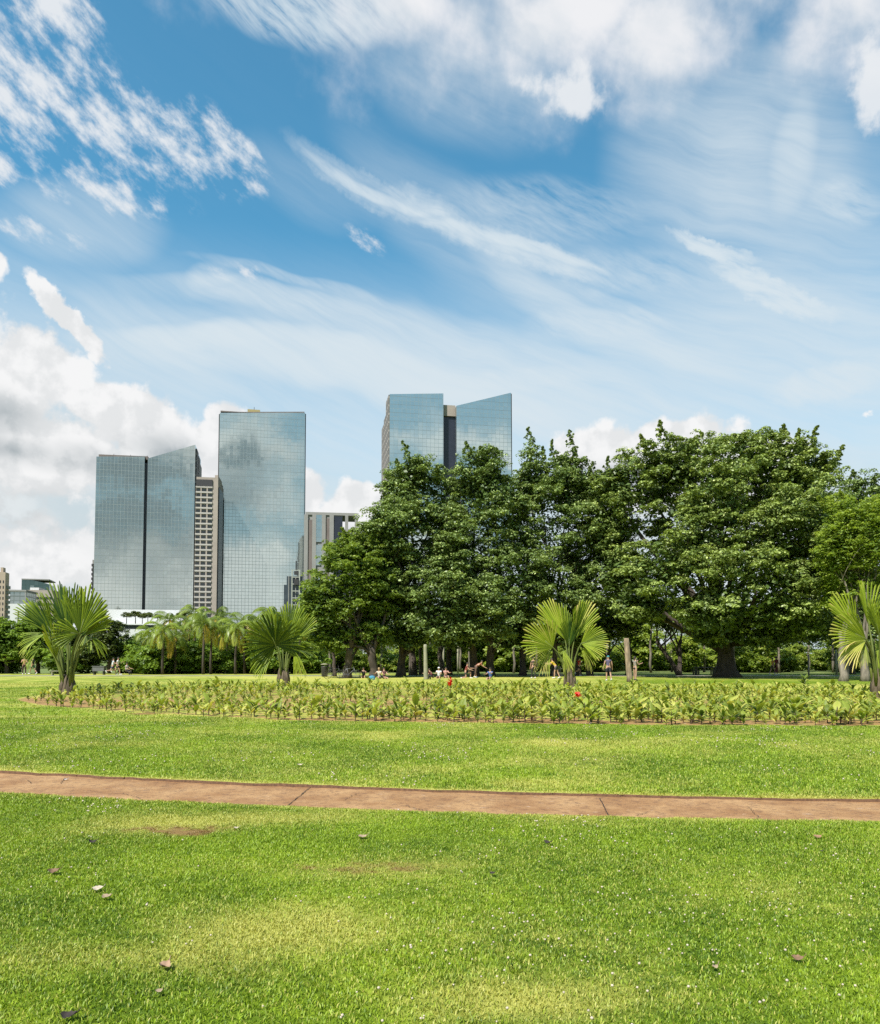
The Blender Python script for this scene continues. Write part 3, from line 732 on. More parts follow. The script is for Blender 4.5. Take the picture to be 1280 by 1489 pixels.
mb = MB(); mb.tube([(f.x(365), 5, zt), (f.x(365), 5, f.z(365, 588))], .15, 5); mb.build('roof_mast', M_dkm, r_); mb = MB(); mb.tube([(f.x(409), 5, zt), (f.x(409), 5, f.z(409, 595))], .12, 5); mb.build('roof_mast', M_dkm, r_)
# -- reflection in its lower right glass, added as a solid dark block with mast
f = Front(414, 330, R(6)); r_ = f.root('reflected_building', 'dark reflection in the plain glass tower, modelled as a low block with mast', 'building')
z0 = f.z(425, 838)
mb = MB(); mb.box((f.x(416), 0, 0), (f.x(439), 12, z0)); mb.box((f.x(411.5), 1, 0), (f.x(415.6), 10, f.z(413, 850))); mb.build('wall', darkglass('reflected_block_glass', (0.06, 0.075, 0.09), 0.3, 0.2), r_)
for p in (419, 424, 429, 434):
    mb = MB(); mb.box((f.x(p) - .15, -.25, 0), (f.x(p) + .15, -.02, z0)); mb.build('reflected_mullion', M_conc2, r_)
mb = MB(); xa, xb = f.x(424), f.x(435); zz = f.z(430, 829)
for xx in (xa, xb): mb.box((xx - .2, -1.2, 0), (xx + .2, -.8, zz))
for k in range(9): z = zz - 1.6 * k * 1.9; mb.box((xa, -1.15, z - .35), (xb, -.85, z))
mb.build('reflected_mast', simple('reflected_steel', (.36, .37, .33), .6), r_)
mb = MB(); mb.box((f.x(427), -1.6, f.z(430, 836)), (f.x(433), -.2, f.z(430, 831))); mb.build('reflected_cabin', M_dkm, r_)
mb = MB(); mb.box((f.x(427), -1.6, f.z(430, 851)), (f.x(434), -.2, f.z(430, 843))); mb.build('reflected_cabin', M_dkm, r_)
mb = MB(); mb.tube([(f.x(429.8), -1, zz), (f.x(429.8), -1, f.z(430, 816))], .3, 6); mb.build('reflected_mast_tip', M_dkm, r_)

# -- grey concrete block with open crown frame
f = Front(442.5, 390, R(8)); r_ = f.root('concrete_building', 'grey concrete block with tall glass strips and an open frame at roof level', 'building')
zt = f.z(470, 745); X_ = f.x
mb = MB(); mb.box((0, .6, 0), (X_(497), 20, zt - 1.5)); mb.build('wall', M_conc2, r_)
mb = MB(); mb.box((X_(497), 4, 0), (X_(518), 18, f.z(505, 768))); mb.box((X_(509), 2, 0), (X_(527), 16, f.z(515, 776))); mb.build('rear_wing', M_conc2, r_)
mb = MB(); mb.box((0, 0, zt - 1.4), (X_(519), .58, zt)); mb.box((0, .6, zt - 1.45), (X_(519), 18, zt - .02))
for p, w_ in ((443.5, 1.0), (455.5, 1.0), (469.5, 1.0), (481, 1.1), (503, .8), (517.2, .8)): mb.box((X_(p) - w_, -.3, 0 if p < 490 else f.z(p, 800)), (X_(p) + w_, .55, zt - 1.42))
mb.build('frame', M_conc2, r_)
mb = MB(); mb.box((X_(446), .2, 0), (X_(453), .57, zt - 4)); mb.box((X_(472), .2, 0), (X_(478.5), .57, zt - 3)); mb.build('infill_panel', M_brn, r_)
for a, b_ in ((748, 788), (792, 822), (835, 858), (862, 885), (888, 905)):
    mb = MB(); mb.box((X_(458), .1, f.z(462, b_)), (X_(467), .56, f.z(462, a))); mb.build('window', M_gl3, r_)
mb = MB(); mb.box((X_(484.5), .1, 0), (X_(496.5), .56, zt - 2)); mb.build('dark_glazing', M_dk, r_)

# -- twin tower on the right, behind the trees
f = Front(565.5, 360, R(10.5)); r_ = f.root('glass_tower', 'blue glass twin slab tower with one slanting top rising behind the tall trees', 'tower')
X_ = f.x; xg, xh, xr = X_(645), X_(664), X_(744.5)
slab(0, xg, 0, 12, 0, f.z(566, 573), f.z(645, 572)).build('left_glass_slab', M_gl3, r_)
slab(xh, xr, -.6, 30, 0, f.z(664, 590.5), f.z(744, 571.5)).build('right_glass_slab', M_gl3, r_)
zb = f.z(655, 594)
mb = MB(); mb.box((xg + .02, 3, 0), (xh - .02, 28, zb - 3.4)); mb.build('dark_slot', M_dk, r_)
mb = MB(); mb.box((xg + .02, 2.2, zb - 3), (xh - .02, 28, zb + 2.4)); mb.build('slot_head', M_conc, r_)
mb = MB(); mb.box((xg - 2, 12.2, zb + 2.45), (xh + 8, 27, zb + 3.1)); mb.build('roof_edge', M_dkm, r_)
zt2 = f.z(560, 590)
mb = MB(); mb.box((-.02 + .2, 12.05, 0), (xg - .02, 32, f.z(562, 597))); mb.build('rear_wing', M_conc2, r_)
mb = MB(); mb.box((-.5, .1, 0), (-.02, 11.9, f.z(566, 574))); mb.box((-.5, 12.3, 0), (-.02 + .18, 21, f.z(562, 592))); mb.box((-.5, 22, 0), (-.02 + .18, 31.6, f.z(560, 597))); mb.build('side_wall', M_vert, r_)
mb = MB(); mb.box((xr + .02, -.3, 0), (xr + .5, 29.6, f.z(744, 572.5))); mb.build('side_fin', M_dkm, r_)

# -- white podium below the left towers
f = Front(128, 330, R(8)); r_ = f.root('podium_building', 'long white low building with a planted terrace under the left glass towers', 'building')
X_ = f.x
mb = MB(); mb.box((X_(140), 14, 0), (X_(279), 40, f.z(200, 886.5, 14))); mb.build('upper_wall', M_white, r_)
mb = MB(); mb.box((X_(150), 0, 0), (X_(300), 13.9, f.z(220, 915))); mb.build('lower_wall', M_white, r_)
mb = MB(); mb.box((X_(150), 6, f.z(220, 915) + .01), (X_(300), 13.8, f.z(220, 909))); mb.build('terrace_glazing', darkglass('terrace_glass', (.05, .09, .09), .2, .2), r_)
mb = MB(); zr = f.z(220, 908.5)
mb.box((X_(150), -.4, zr - .1), (X_(300), 13.8, zr + .4)); mb.build('terrace_slab', M_white, r_)
mb = MB(); mb.box((X_(150), .1, f.z(220, 914.5)), (X_(300), .16, f.z(220, 914)))
for k in range(26): xx = X_(150) + (X_(300) - X_(150)) * k / 25; mb.box((xx - .06, .08, f.z(220, 915) + .01), (xx + .06, .18, zr - .12))
mb.build('terrace_railing', M_dkm, r_)
POD = f; PODZ = zr + .4
# -- far left buildings
f = Front(-14, 300, R(14)); r_ = f.root('apartment_tower', 'tan apartment tower with curved balconies at the left edge of the picture', 'building')
X_ = f.x; zt = f.z(5, 832)
mb = MB(); mb.box((0, 0, 0), (X_(4.5), 5, zt)); mb.box((X_(-4), 1, zt), (X_(0), 4, zt + 2)); mb.build('wall', simple('tan_plaster', (.42, .33, .26), .85, var=.08, scale=.2), r_)
for k in range(12):
    z = f.z(8, 852 + 7.2 * k); mb = MB(); mb.tube([(X_(5.2), 2.6, z - 1.0), (X_(5.2), 2.6, z + .1)], 1.1, 12); mb.build('balcony', M_conc2, r_)
for k in range(11):
    for q_ in (-8, -3.5, 1.0):
        z = f.z(3, 844 + 8 * k); mb = MB(); mb.box((X_(q_), -.06, z - 1.1), (X_(q_ + 1.6), .1, z)); mb.build('window', M_win, r_)
f = Front(10, 360, R(10)); r_ = f.root('office_building', 'pale office block with a glazed grey upper storey beside the tan apartment tower', 'building'); X_ = f.x
mb = MB(); mb.box((0, 0, 0), (X_(35), 16, f.z(20, 878))); mb.build('wall', M_white, r_)
mb = MB(); mb.box((.3, .6, f.z(20, 878)), (X_(34.5), 15, f.z(20, 859))); mb.build('glazed_storey', glassmat('office_glass', (.40, .44, .42), 2.6, 2.2, .35, 5.0), r_)
mb = MB(); mb.box((-.3, 0, f.z(20, 860)), (X_(35.5), 16, f.z(20, 857.5))); mb.box((X_(33.6), .2, f.z(20, 877)), (X_(35.2), 1, f.z(20, 860))); mb.build('roof', M_conc2, r_)
mb = MB(); mb.box((X_(24), -.15, 0), (X_(25.8), -.02, f.z(20, 888))); mb.build('window_strip', M_win, r_)
f = Front(28, 470, R(16)); r_ = f.root('office_building', 'dark green glass office block with a curved roofline behind the pale blocks', 'building'); X_ = f.x
mb = MB(); n = 9; P = []
for k in range(n):
    q_ = k / (n - 1); xx = X_(28.5) + (X_(69) - X_(28.5)) * q_; P.append((xx, f.z(50, 843.5 + 9 * max(0, q_ - .3) ** 1.3 * (1 if q_ < .99 else 1)) ))
mb.poly([(P[0][0], 0, 0), (P[-1][0], 0, 0)] + [(x, 0, z) for x, z in P[::-1]]); mb.poly([(P[-1][0], 18, 0), (P[0][0], 18, 0)] + [(x, 18, z) for x, z in P])
for a, b_ in zip(P[:-1], P[1:]): mb.poly([(a[0], 0, a[1]), (b_[0], 0, b_[1]), (b_[0], 18, b_[1]), (a[0], 18, a[1])])
mb.poly([(P[0][0], 18, 0), (P[0][0], 0, 0), (P[0][0], 0, P[0][1]), (P[0][0], 18, P[0][1])]); mb.poly([(P[-1][0], 0, 0), (P[-1][0], 18, 0), (P[-1][0], 18, P[-1][1]), (P[-1][0], 0, P[-1][1])])
mb.build('glass_wall', glassmat('green_glass', (.13, .20, .19), 2.4, 3.6, .2, 7.0), r_)
mb = MB(); mb.box((X_(28.5), -.5, P[0][1]), (X_(69), 18.5, P[0][1] + .7)); mb.build('roof', M_conc2, r_)
f = Front(35, 400, R(10)); r_ = f.root('concrete_building', 'plain pale concrete block partly hidden by the leftmost fan palm', 'building'); X_ = f.x
mb = MB(); mb.box((0, 0, 0), (X_(76), 20, f.z(50, 858))); mb.build('wall', M_conc, r_)
mb = MB(); mb.box((X_(39), 2, f.z(50, 858)), (X_(52), 12, f.z(50, 854))); mb.build('roof_cabin', M_white, r_)
for k in range(6):
    mb = MB(); z = f.z(50, 868 + 9 * k); mb.box((X_(38), -.1, z - 1.2), (X_(73), .1, z)); mb.build('window', M_win, r_)

# ================================================================ trees
M_bark = barkmat('bark_dark', (0.075, 0.058, 0.045))
M_bark2 = barkmat('bark_grey', (0.20, 0.17, 0.13))
L_ficus = leafmat('leaf_deep_green', (0.045, 0.085, 0.018), (0.300, 0.395, 0.105), (0.54, 0.62, 0.25), rough=0.46, trans=0.14, spec=0.4)
L_ficus2 = leafmat('leaf_olive_green', (0.050, 0.092, 0.018), (0.350, 0.435, 0.105), (0.60, 0.66, 0.25), rough=0.46, trans=0.14, spec=0.4)
L_light = leafmat('leaf_light_green', (0.065, 0.120, 0.014), (0.265, 0.355, 0.060), (0.40, 0.44, 0.10), rough=0.5, trans=0.35, spec=0.4)
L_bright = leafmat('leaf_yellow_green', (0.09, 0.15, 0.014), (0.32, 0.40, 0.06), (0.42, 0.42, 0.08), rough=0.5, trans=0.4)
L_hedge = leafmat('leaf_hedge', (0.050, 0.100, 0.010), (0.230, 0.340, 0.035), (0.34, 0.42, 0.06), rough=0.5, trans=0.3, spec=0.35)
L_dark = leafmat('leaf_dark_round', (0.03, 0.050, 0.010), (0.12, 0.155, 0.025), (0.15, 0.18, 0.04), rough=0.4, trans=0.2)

def leafcloud(C, Rr, per, size, up=0.55, rng=None, shell=0.45, tint=(0.1, 0.95), elong=1.7, hi=0.12, flat=0.62):
    """rhombic leaves over clumps centred at C (n,3) with radii Rr (n,)"""
    n = len(C); N = n * per
    c_ = np.repeat(C, per, 0); r = np.repeat(Rr, per)
    u = rng.normal(size=(N, 3)); u /= np.linalg.norm(u, axis=1)[:, None]
    u[:, 2] = np.where((u[:, 2] < -0.15) & (rng.random(N) < 0.85), -u[:, 2], u[:, 2])
    rad = r * (shell + (1 - shell) * rng.random(N) ** 0.6)
    P = c_ + u * rad[:, None] * np.array([1, 1, flat])
    nrm = u * 0.75 + np.array([0, 0, up * 1.5]) + rng.normal(0, 0.50, (N, 3)); nrm /= np.linalg.norm(nrm, axis=1)[:, None]
    a = rng.normal(size=(N, 3)); t = np.cross(nrm, a); t /= np.linalg.norm(t, axis=1)[:, None]; b = np.cross(nrm, t)
    L = size * (0.65 + 0.7 * rng.random(N)); W = L / elong
    t = t * (L * 0.5)[:, None]; b = b * (W * 0.5)[:, None]
    droop = -nrm * (L * 0.10)[:, None]
    V = np.stack([P - t + droop, P - b, P + t + droop, P + b], 1).reshape(-1, 3)
    ct = rng.random(n); tt = tint[0] + (tint[1] - tint[0]) * np.clip(0.55 * np.repeat(ct, per) + 0.45 * rng.random(N) + 0.12 * u[:, 2], 0, 1)
    tt = np.where(rng.random(N) < hi, 1.0 + 0.9 * rng.random(N), tt)
    F = np.arange(N * 4).reshape(-1, 4)
    return V, F, np.repeat(tt, 4)
def merge(name, lst, mat, parent):
    off = 0; VV = []; FF = []; TT = []
    for V, F, T in lst: VV.append(V); FF.append(F + off); TT.append(T); off += len(V)
    return link(name, npmesh(name, np.concatenate(VV), [np.concatenate(FF)], {'tint': np.concatenate(TT)}), mat, parent)
def limb(mb, a, b, r0, r1, seg=5, bow=0.12, n=7, rise=0.0):
    a = Vector(a); b = Vector(b); L = (b - a).length
    off = Vector((random.uniform(-1, 1), random.uniform(-1, 1), random.uniform(-.4, .6))) * L * bow
    pts = []
    for i in range(seg + 1):
        q_ = i / seg; p = a.lerp(b, q_) + off * math.sin(math.pi * q_) + Vector((0, 0, rise * L * math.sin(math.pi * q_)))
        pts.append(p + Vector([random.uniform(-.02, .02) * L for _ in range(3)]) * (0 < i < seg))
    mb.tube(pts, [r0 + (r1 - r0) * i / seg for i in range(seg + 1)], n)
    return pts

def big_tree(name, label, cat, base_px, Y, lobes, leaf, bark, trunk_r=0.5, clump=1.15, nclump=1.0, per=170, size=0.27, spikes=(), seed=0, group=None,
             forks=((0, 0.25),), trunk_top=0.32, hi=0.12, thick=0.8, up=0.55, inner=True, buttress=0.0, tint=(0.1, 0.95), fill=0.35):
    """lobes: (px, py, rx_px, ry_px, dy_m) ellipsoids of the crown; the crown is made of clumps of leaves on their skin"""
    rng = np.random.default_rng(seed + 500); random.seed(seed + 77)
    bx = AT(base_px, 956, Y).x; r_ = root(name, (bx, Y, 0), label, cat, group)
    k = Y / FPX; LB = []
    for px, py, rx, ry, dy in lobes:
        p = AT(px, py, Y); LB.append((np.array([p.x - bx, dy, p.z]), np.array([rx * k, max(rx, ry) * k * thick, ry * k])))
    C = []; RR = []
    for c_, r in LB:
        area = (r[0] * r[1] + r[0] * r[2] + r[1] * r[2]) / 3 * 4 * math.pi
        n = int(area / (clump ** 2 * 2.35) * nclump) + 3
        u = rng.normal(size=(n * 2, 3)); u /= np.linalg.norm(u, axis=1)[:, None]
        u = u[(u[:, 2] > -0.75)][:n]
        q_ = 1.04 - 0.34 * rng.random(len(u)) - fill * (rng.random(len(u)) < 0.30) * rng.random(len(u))
        P = c_ + u * r * q_[:, None]
        # keep only clumps that are near the outside of the union
        keep = np.ones(len(P), bool)
        for c2, r2 in LB:
            if c2 is c_: continue
            d = np.linalg.norm((P - c2) / r2, axis=1); keep &= (d > 0.72) | (rng.random(len(P)) < 0.12)
        P = P[keep & (P[:, 2] > 1.2)]
        C.append(P); RR.append(clump * (0.42 + 0.62 * rng.random(len(P))))
    base_n = sum(len(c_) for c_ in C)
    SC = []; SR = []
    for px, py, tip, wpx in spikes:            # upright leading shoots that break the outline
        n = 34
        for i in range(n):
            q_ = (i / (n - 1)) ** .85; jx = rng.normal(0, wpx * .62 * (1.10 - q_)); p = AT(px + (tip[0] - px) * q_ + jx, py + (tip[1] - py) * q_, Y)
            SC.append([p.x - bx, rng.normal(0, wpx * k * .5) * (1.04 - q_), p.z]); SR.append(max(.10, wpx * k * rng.uniform(.18, .55) * (1.0 - .70 * q_)))
    C = np.concatenate(C); RR = np.concatenate(RR)
    ns = 7                                      # every clump is a head of smaller sprays
    u = rng.normal(size=(len(C) * ns, 3)); u /= np.linalg.norm(u, axis=1)[:, None]; u[:, 2] = np.where(u[:, 2] < -.3, -u[:, 2], u[:, 2])
    Rs = np.repeat(RR, ns); S = np.repeat(C, ns, 0) + u * (Rs * (.45 + .6 * rng.random(len(Rs))))[:, None] * np.array([1.1, 1.1, .75])
    lst = [leafcloud(S, Rs * (.26 + .24 * rng.random(len(Rs))), max(12, int(per * .21)), size * .78, up, rng, hi=hi, tint=tint), leafcloud(C, RR * .85, int(per * .4), size, up, rng, hi=hi * .3, tint=(tint[0], tint[1] * .6))]
    if SC: lst.append(leafcloud(np.array(SC), np.array(SR), 30, size * .75, up, rng, shell=.2, hi=hi, flat=1.3, tint=(tint[0], tint[1] * .8)))
    # loose sprigs outside the clumps
    sp = C[:base_n][rng.random(base_n) < 0.8]; sp = sp + np.clip(rng.normal(0, clump * 0.55, sp.shape), -clump, clump)
    lst.append(leafcloud(sp, np.full(len(sp), clump * 0.42), max(per // 6, 8), size * .8, up, rng, hi=hi, tint=tint))
    if inner:                                   # inner leaves, their shade put into a dark tint
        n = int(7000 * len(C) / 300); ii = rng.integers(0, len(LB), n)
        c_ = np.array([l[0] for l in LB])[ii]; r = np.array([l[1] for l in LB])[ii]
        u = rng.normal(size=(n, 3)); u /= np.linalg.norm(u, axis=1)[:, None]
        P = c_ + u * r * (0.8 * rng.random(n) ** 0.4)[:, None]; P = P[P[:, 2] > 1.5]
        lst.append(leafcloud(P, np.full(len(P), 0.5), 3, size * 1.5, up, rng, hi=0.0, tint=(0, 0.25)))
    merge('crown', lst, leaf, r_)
    mb = MB()
    for fx, fr in forks:
        top = Vector((fx + random.uniform(-.4, .4), random.uniform(-.5, .5), max(2.4, LB[0][0][2] * trunk_top)))
        base = Vector((fx * fr, 0, -0.15)); pts = []; rad = []
        for i in range(7):
            q_ = i / 6; p = base.lerp(top, q_) + Vector((random.uniform(-.08, .08), random.uniform(-.08, .08), 0)) * (i > 0)
            pts.append(p); rad.append(trunk_r * (1 + (0.45 + buttress) * (1 - q_) ** 7) * (1 - 0.25 * q_))
        mb.tube(pts, rad, 12, jit=0.10)
        for li, (c_, r) in enumerate(LB):
            if len(forks) > 1 and abs(c_[0] - fx) > 7 and random.random() < .6: continue
            j = random.choice([3, 4, 5, 6]); a = pts[j]
            e = Vector(c_) + Vector((0, 0, -r[2] * 0.1)); limb(mb, a, e, trunk_r * 0.42, trunk_r * 0.13, 6, 0.10)
            for _ in range(5):
                q_ = random.randrange(len(C)); t_ = Vector(C[q_])
                if (t_ - e).length < max(r) * 1.15: limb(mb, a.lerp(e, random.uniform(.5, 1)), t_, trunk_r * 0.12, trunk_r * 0.03, 4, 0.12, 5)
    mb.build('trunk', bark, r_, smooth=True)
    return r_

# the tall dark trees, left to right
big_tree('broadleaf_tree', 'yellow-green broad tree at the left end of the tall tree row', 'tree', 505, 61,
    [(505, 850, 50, 64, 0), (470, 885, 36, 46, -1), (540, 810, 34, 46, 2), (545, 860, 40, 70, 2), (500, 805, 30, 34, 1), (482, 930, 34, 26, 0), (530, 925, 40, 30, 1), (555, 800, 30, 34, 3), (560, 850, 40, 60, 4), (520, 790, 26, 30, 3)],
    L_light, M_bark, 0.34, clump=0.85, per=130, size=0.22, spikes=((500, 800, (498, 768), 12), (516, 800, (520, 775), 10), (482, 830, (470, 808), 10), (545, 790, (540, 765), 10)), seed=1, forks=((0, 0), (2.2, 1.0)), hi=.10)
big_tree('broadleaf_tree', 'tall dark tree with a leaning pointed shoot before the blue twin tower', 'tree', 560, 66,
    [(610, 800, 62, 90, 0), (570, 790, 34, 50, -3), (585, 730, 40, 50, 1), (640, 740, 44, 66, 2), (575, 880, 40, 60, -2), (640, 890, 60, 64, -3), (600, 925, 40, 26, -2), (600, 690, 24, 34, 1), (560, 790, 30, 40, -1)],
    L_ficus, M_bark, 0.36, clump=1.35, per=220, size=0.25, spikes=((604, 700, (586, 642), 15), (575, 725, (566, 690), 10), (590, 700, (576, 668), 9), (640, 700, (636, 678), 12), (555, 750, (544, 742), 8)), seed=2, forks=((-1.2, .6), (1.5, .9)), tint=(.1, .9))
big_tree('broadleaf_tree', 'dark bushy tree with a thick double trunk standing behind the lone canna flower', 'tree', 702, 67,
    [(700, 790, 66, 100, 0), (700, 700, 38, 48, 0), (690, 895, 70, 58, -3), (665, 925, 40, 28, -2), (745, 850, 50, 70, -2), (720, 740, 46, 60, -1), (660, 820, 44, 66, -2)],
    L_ficus, M_bark, 0.38, clump=1.35, per=220, size=0.25, spikes=((685, 670, (678, 643), 13), (705, 670, (700, 650), 12), (718, 675, (722, 652), 11), (735, 730, (738, 700), 10)), seed=3, forks=((-.9, .7), (1.0, .7)), tint=(.05, .85))
big_tree('broadleaf_tree', 'dark tree with several thin pointed shoots, left of the broad domed tree', 'tree', 800, 69,
    [(800, 780, 56, 100, 0), (775, 705, 30, 46, 0), (830, 705, 34, 50, 1), (860, 790, 48, 80, 0), (800, 885, 66, 66, -2), (750, 925, 34, 26, 0), (850, 920, 34, 28, 0), (870, 860, 44, 60, -1), (870, 715, 26, 40, 1)],
    L_ficus, M_bark, 0.28, clump=1.35, per=220, size=0.25, spikes=((772, 680, (769, 622), 14), (792, 690, (789, 650), 8), (806, 680, (803, 640), 8), (828, 680, (829, 626), 14), (838, 690, (836, 650), 9), (880, 700, (884, 664), 8), (858, 700, (861, 672), 9)), seed=4, forks=((-2.5, 1), (.5, 0.6), (3.3, 1.1)), tint=(.08, .9))
big_tree('broadleaf_tree', 'broadest domed tree with a massive fluted trunk, right of the middle', 'tree', 1057, 64,
    [(1060, 760, 130, 110, 3), (955, 715, 70, 82, 1), (1160, 722, 68, 88, 1), (1060, 695, 118, 60, 0), (1000, 672, 60, 44, 1), (1125, 672, 66, 44, 1), (950, 840, 62, 60, -5), (1050, 865, 80, 56, -7), (1085, 925, 50, 26, -4), (1150, 915, 46, 30, -3), (1020, 925, 34, 22, -3), (1150, 850, 66, 56, -5), (1010, 770, 60, 70, -5), (1110, 790, 66, 60, -6), (1200, 790, 40, 66, 0), (1000, 900, 50, 30, -6), (1110, 905, 56, 30, -6), (920, 880, 36, 40, -2), (1180, 690, 44, 40, 2), (905, 700, 26, 34, 2), (895, 770, 36, 60, 3), (905, 840, 36, 40, 0)],
    L_ficus2, M_bark, 0.72, clump=1.45, per=250, size=0.27, nclump=1.05,
    spikes=((962, 650, (960, 612), 13), (940, 660, (932, 632), 10), (1000, 660, (1022, 630), 12), (1100, 650, (1102, 632), 12), (1140, 650, (1140, 618), 11), (1160, 655, (1162, 624), 9), (1175, 660, (1188, 620), 10), (1210, 680, (1226, 648), 11), (1060, 655, (1050, 636), 12), (1080, 650, (1085, 630), 10)),
    seed=5, forks=((0, 0.0),), buttress=0.5, tint=(.1, .95), hi=.12, thick=0.62)
big_tree('broadleaf_tree', 'dark tree at the right edge rising behind the lighter feathery tree', 'tree', 1235, 76,
    [(1245, 760, 50, 66, 0), (1290, 780, 60, 80, 0), (1240, 850, 60, 60, 0), (1225, 900, 60, 45, -2), (1310, 880, 60, 70, 0)],
    L_ficus, M_bark, 0.45, clump=1.4, per=180, size=0.28, spikes=((1245, 710, (1240, 684), 11), (1270, 715, (1272, 694), 12)), seed=6, tint=(.05, .8))
big_tree('broadleaf_tree', 'lighter green feathery tree in front of the dark tree at the right edge', 'tree', 1246, 53,
    [(1235, 765, 40, 44, 0), (1268, 790, 48, 66, 0), (1215, 800, 28, 40, 0), (1250, 850, 50, 44, 1), (1300, 770, 40, 60, 1)],
    leafmat('leaf_pale_green', (0.10, 0.165, 0.02), (0.36, 0.46, 0.07), (0.5, 0.55, 0.12), rough=0.5, trans=0.35), M_bark2, 0.26, clump=0.85, per=140, size=0.17, seed=7, up=0.8, spikes=((1230, 735, (1222, 715), 10), (1205, 745, (1190, 722), 8)), tint=(.15, 1.0), forks=((-1.0, 1), (.7, .8)))
# lower trees under and between them
big_tree('small_tree', 'small dark leaning tree with a bare forked trunk left of the massive trunk', 'tree', 985, 70,
    [(975, 900, 34, 24, 0), (1000, 890, 30, 24, 1), (955, 890, 24, 20, 0)], L_ficus, M_bark, 0.22, clump=0.7, per=110, size=0.2, seed=8, trunk_top=.62, forks=((-1.6, -.2), (.3, .6)))
big_tree('small_tree', 'low dark tree with thin stems between the fan palm and wooden post', 'tree', 897, 72,
    [(890, 905, 34, 36, 0), (915, 900, 28, 36, 0), (870, 915, 22, 26, 0)], L_ficus2, M_bark, 0.18, clump=0.7, per=110, size=0.2, seed=9, trunk_top=.5, forks=((-1, .8), (1.2, .8)))
big_tree('small_tree', 'low leafy tree in shade behind the red-shirted runner', 'tree', 760, 74,
    [(755, 905, 36, 34, 0), (785, 915, 30, 28, 0), (730, 915, 26, 28, 0)], L_hedge, M_bark, 0.16, clump=0.7, per=100, size=0.2, seed=10, trunk_top=.5)
for i, (px, Y, rr, lab) in enumerate(((487, 66, .16, 'thin dark trunked tree nearest the litter bin'), (601, 72, .36, 'dark straight trunked tree just left of the concrete post'), (612, 74, .18, 'thin dark tree touching the concrete post from behind'),
                                      (643, 78, .26, 'thin dark tree behind the group seated by the concrete post'), (653, 73, .28, 'straight dark tree right of the group seated by the concrete post'), (837, 70, .5, 'dark tree hiding the back of the red-shirted runner'))):
    big_tree('understorey_tree', lab, 'tree', px, Y, [(px, 915, 24, 24, 0), (px + 12, 900, 22, 24, 0)], L_ficus, M_bark, rr, clump=0.75, per=90, size=0.22, seed=20 + i, trunk_top=.75, inner=False, group='trees under the tall canopy')

# ---- shrubs and hedge
def shrub_mesh(seed, w_, h_, leaf_size, n=26, per=120, tint=(.1, 1), hi=.12, up=.5):
    rng = np.random.default_rng(seed)
    u = rng.normal(size=(n * 3, 3)); u /= np.linalg.norm(u, axis=1)[:, None]; u = u[u[:, 2] > -0.55][:n]
    C = u * np.array([w_ * .5, w_ * .42, h_ * .46]) * (0.8 + .2 * rng.random(len(u)))[:, None] + np.array([0, 0, h_ * .5])
    rr = min(w_, h_) * (.13 + .12 * rng.random(len(C)))
    a = leafcloud(C, rr, per, leaf_size, up, rng, hi=hi, tint=tint)
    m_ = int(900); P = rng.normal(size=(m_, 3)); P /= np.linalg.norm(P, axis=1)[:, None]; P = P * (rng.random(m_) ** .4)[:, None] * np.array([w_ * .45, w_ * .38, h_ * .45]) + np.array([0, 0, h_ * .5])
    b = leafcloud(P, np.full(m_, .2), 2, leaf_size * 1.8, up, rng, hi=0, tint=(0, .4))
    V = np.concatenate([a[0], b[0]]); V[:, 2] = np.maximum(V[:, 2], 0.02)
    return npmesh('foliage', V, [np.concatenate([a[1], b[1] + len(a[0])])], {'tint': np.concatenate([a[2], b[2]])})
def shrub(name, label, px, Y, me, mat, sc=1.0, group=None, sz=1.0, rz=None):
    r_ = root(name, (AT(px, 956, Y).x, Y, -0.55 * sc), label, 'shrub' if 'tree' not in name else 'tree', group, random.uniform(0, 6.28) if rz is None else rz)
    m2 = me if me.materials and me.materials[0] == mat else None
    o = link('foliage', me, None, r_)
    if not me.materials: me.materials.append(mat)
    r_.scale = (sc, sc, sc * sz); return r_
random.seed(3)
SHB = [shrub_mesh(300 + i, (5.0, 3.6, 6.0, 3.0)[i], (3.2, 4.4, 3.0, 3.8)[i], .24, hi=.2) for i in range(4)]; SHH = [shrub_mesh(310 + i, 4.2, 3.6, .22, hi=.08) for i in range(4)]; SHD = [shrub_mesh(320 + i, 4.0, 4.2, .2, hi=.06) for i in range(2)]
# left: trees and hedge behind the far walkway
big_tree('leafy_tree', 'bright green low leafy tree at the far left edge', 'tree', 12, 78, [(15, 940, 42, 36, 0), (-25, 930, 50, 40, 0), (40, 955, 30, 22, 0)], L_hedge, M_bark, .2, clump=.8, per=150, size=.22, seed=40, tint=(.2, 1.2))
big_tree('leafy_tree', 'bright green domed tree behind the leftmost fan palm', 'tree', 55, 80, [(55, 930, 36, 34, 0), (80, 945, 34, 30, 0), (48, 915, 22, 18, 0)], L_hedge, M_bark, .2, clump=.75, per=150, size=.2, seed=41, tint=(.2, 1.2))
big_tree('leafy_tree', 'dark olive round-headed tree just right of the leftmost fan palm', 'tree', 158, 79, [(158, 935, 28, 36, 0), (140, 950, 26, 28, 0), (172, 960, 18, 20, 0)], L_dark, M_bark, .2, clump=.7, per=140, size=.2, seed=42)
big_tree('leafy_tree', 'shaded dark tree behind the trunk of the leftmost fan palm', 'tree', 105, 81, [(105, 950, 34, 28, 0), (120, 935, 24, 26, 0)], L_dark, M_bark, .2, clump=.75, per=120, size=.2, seed=43)
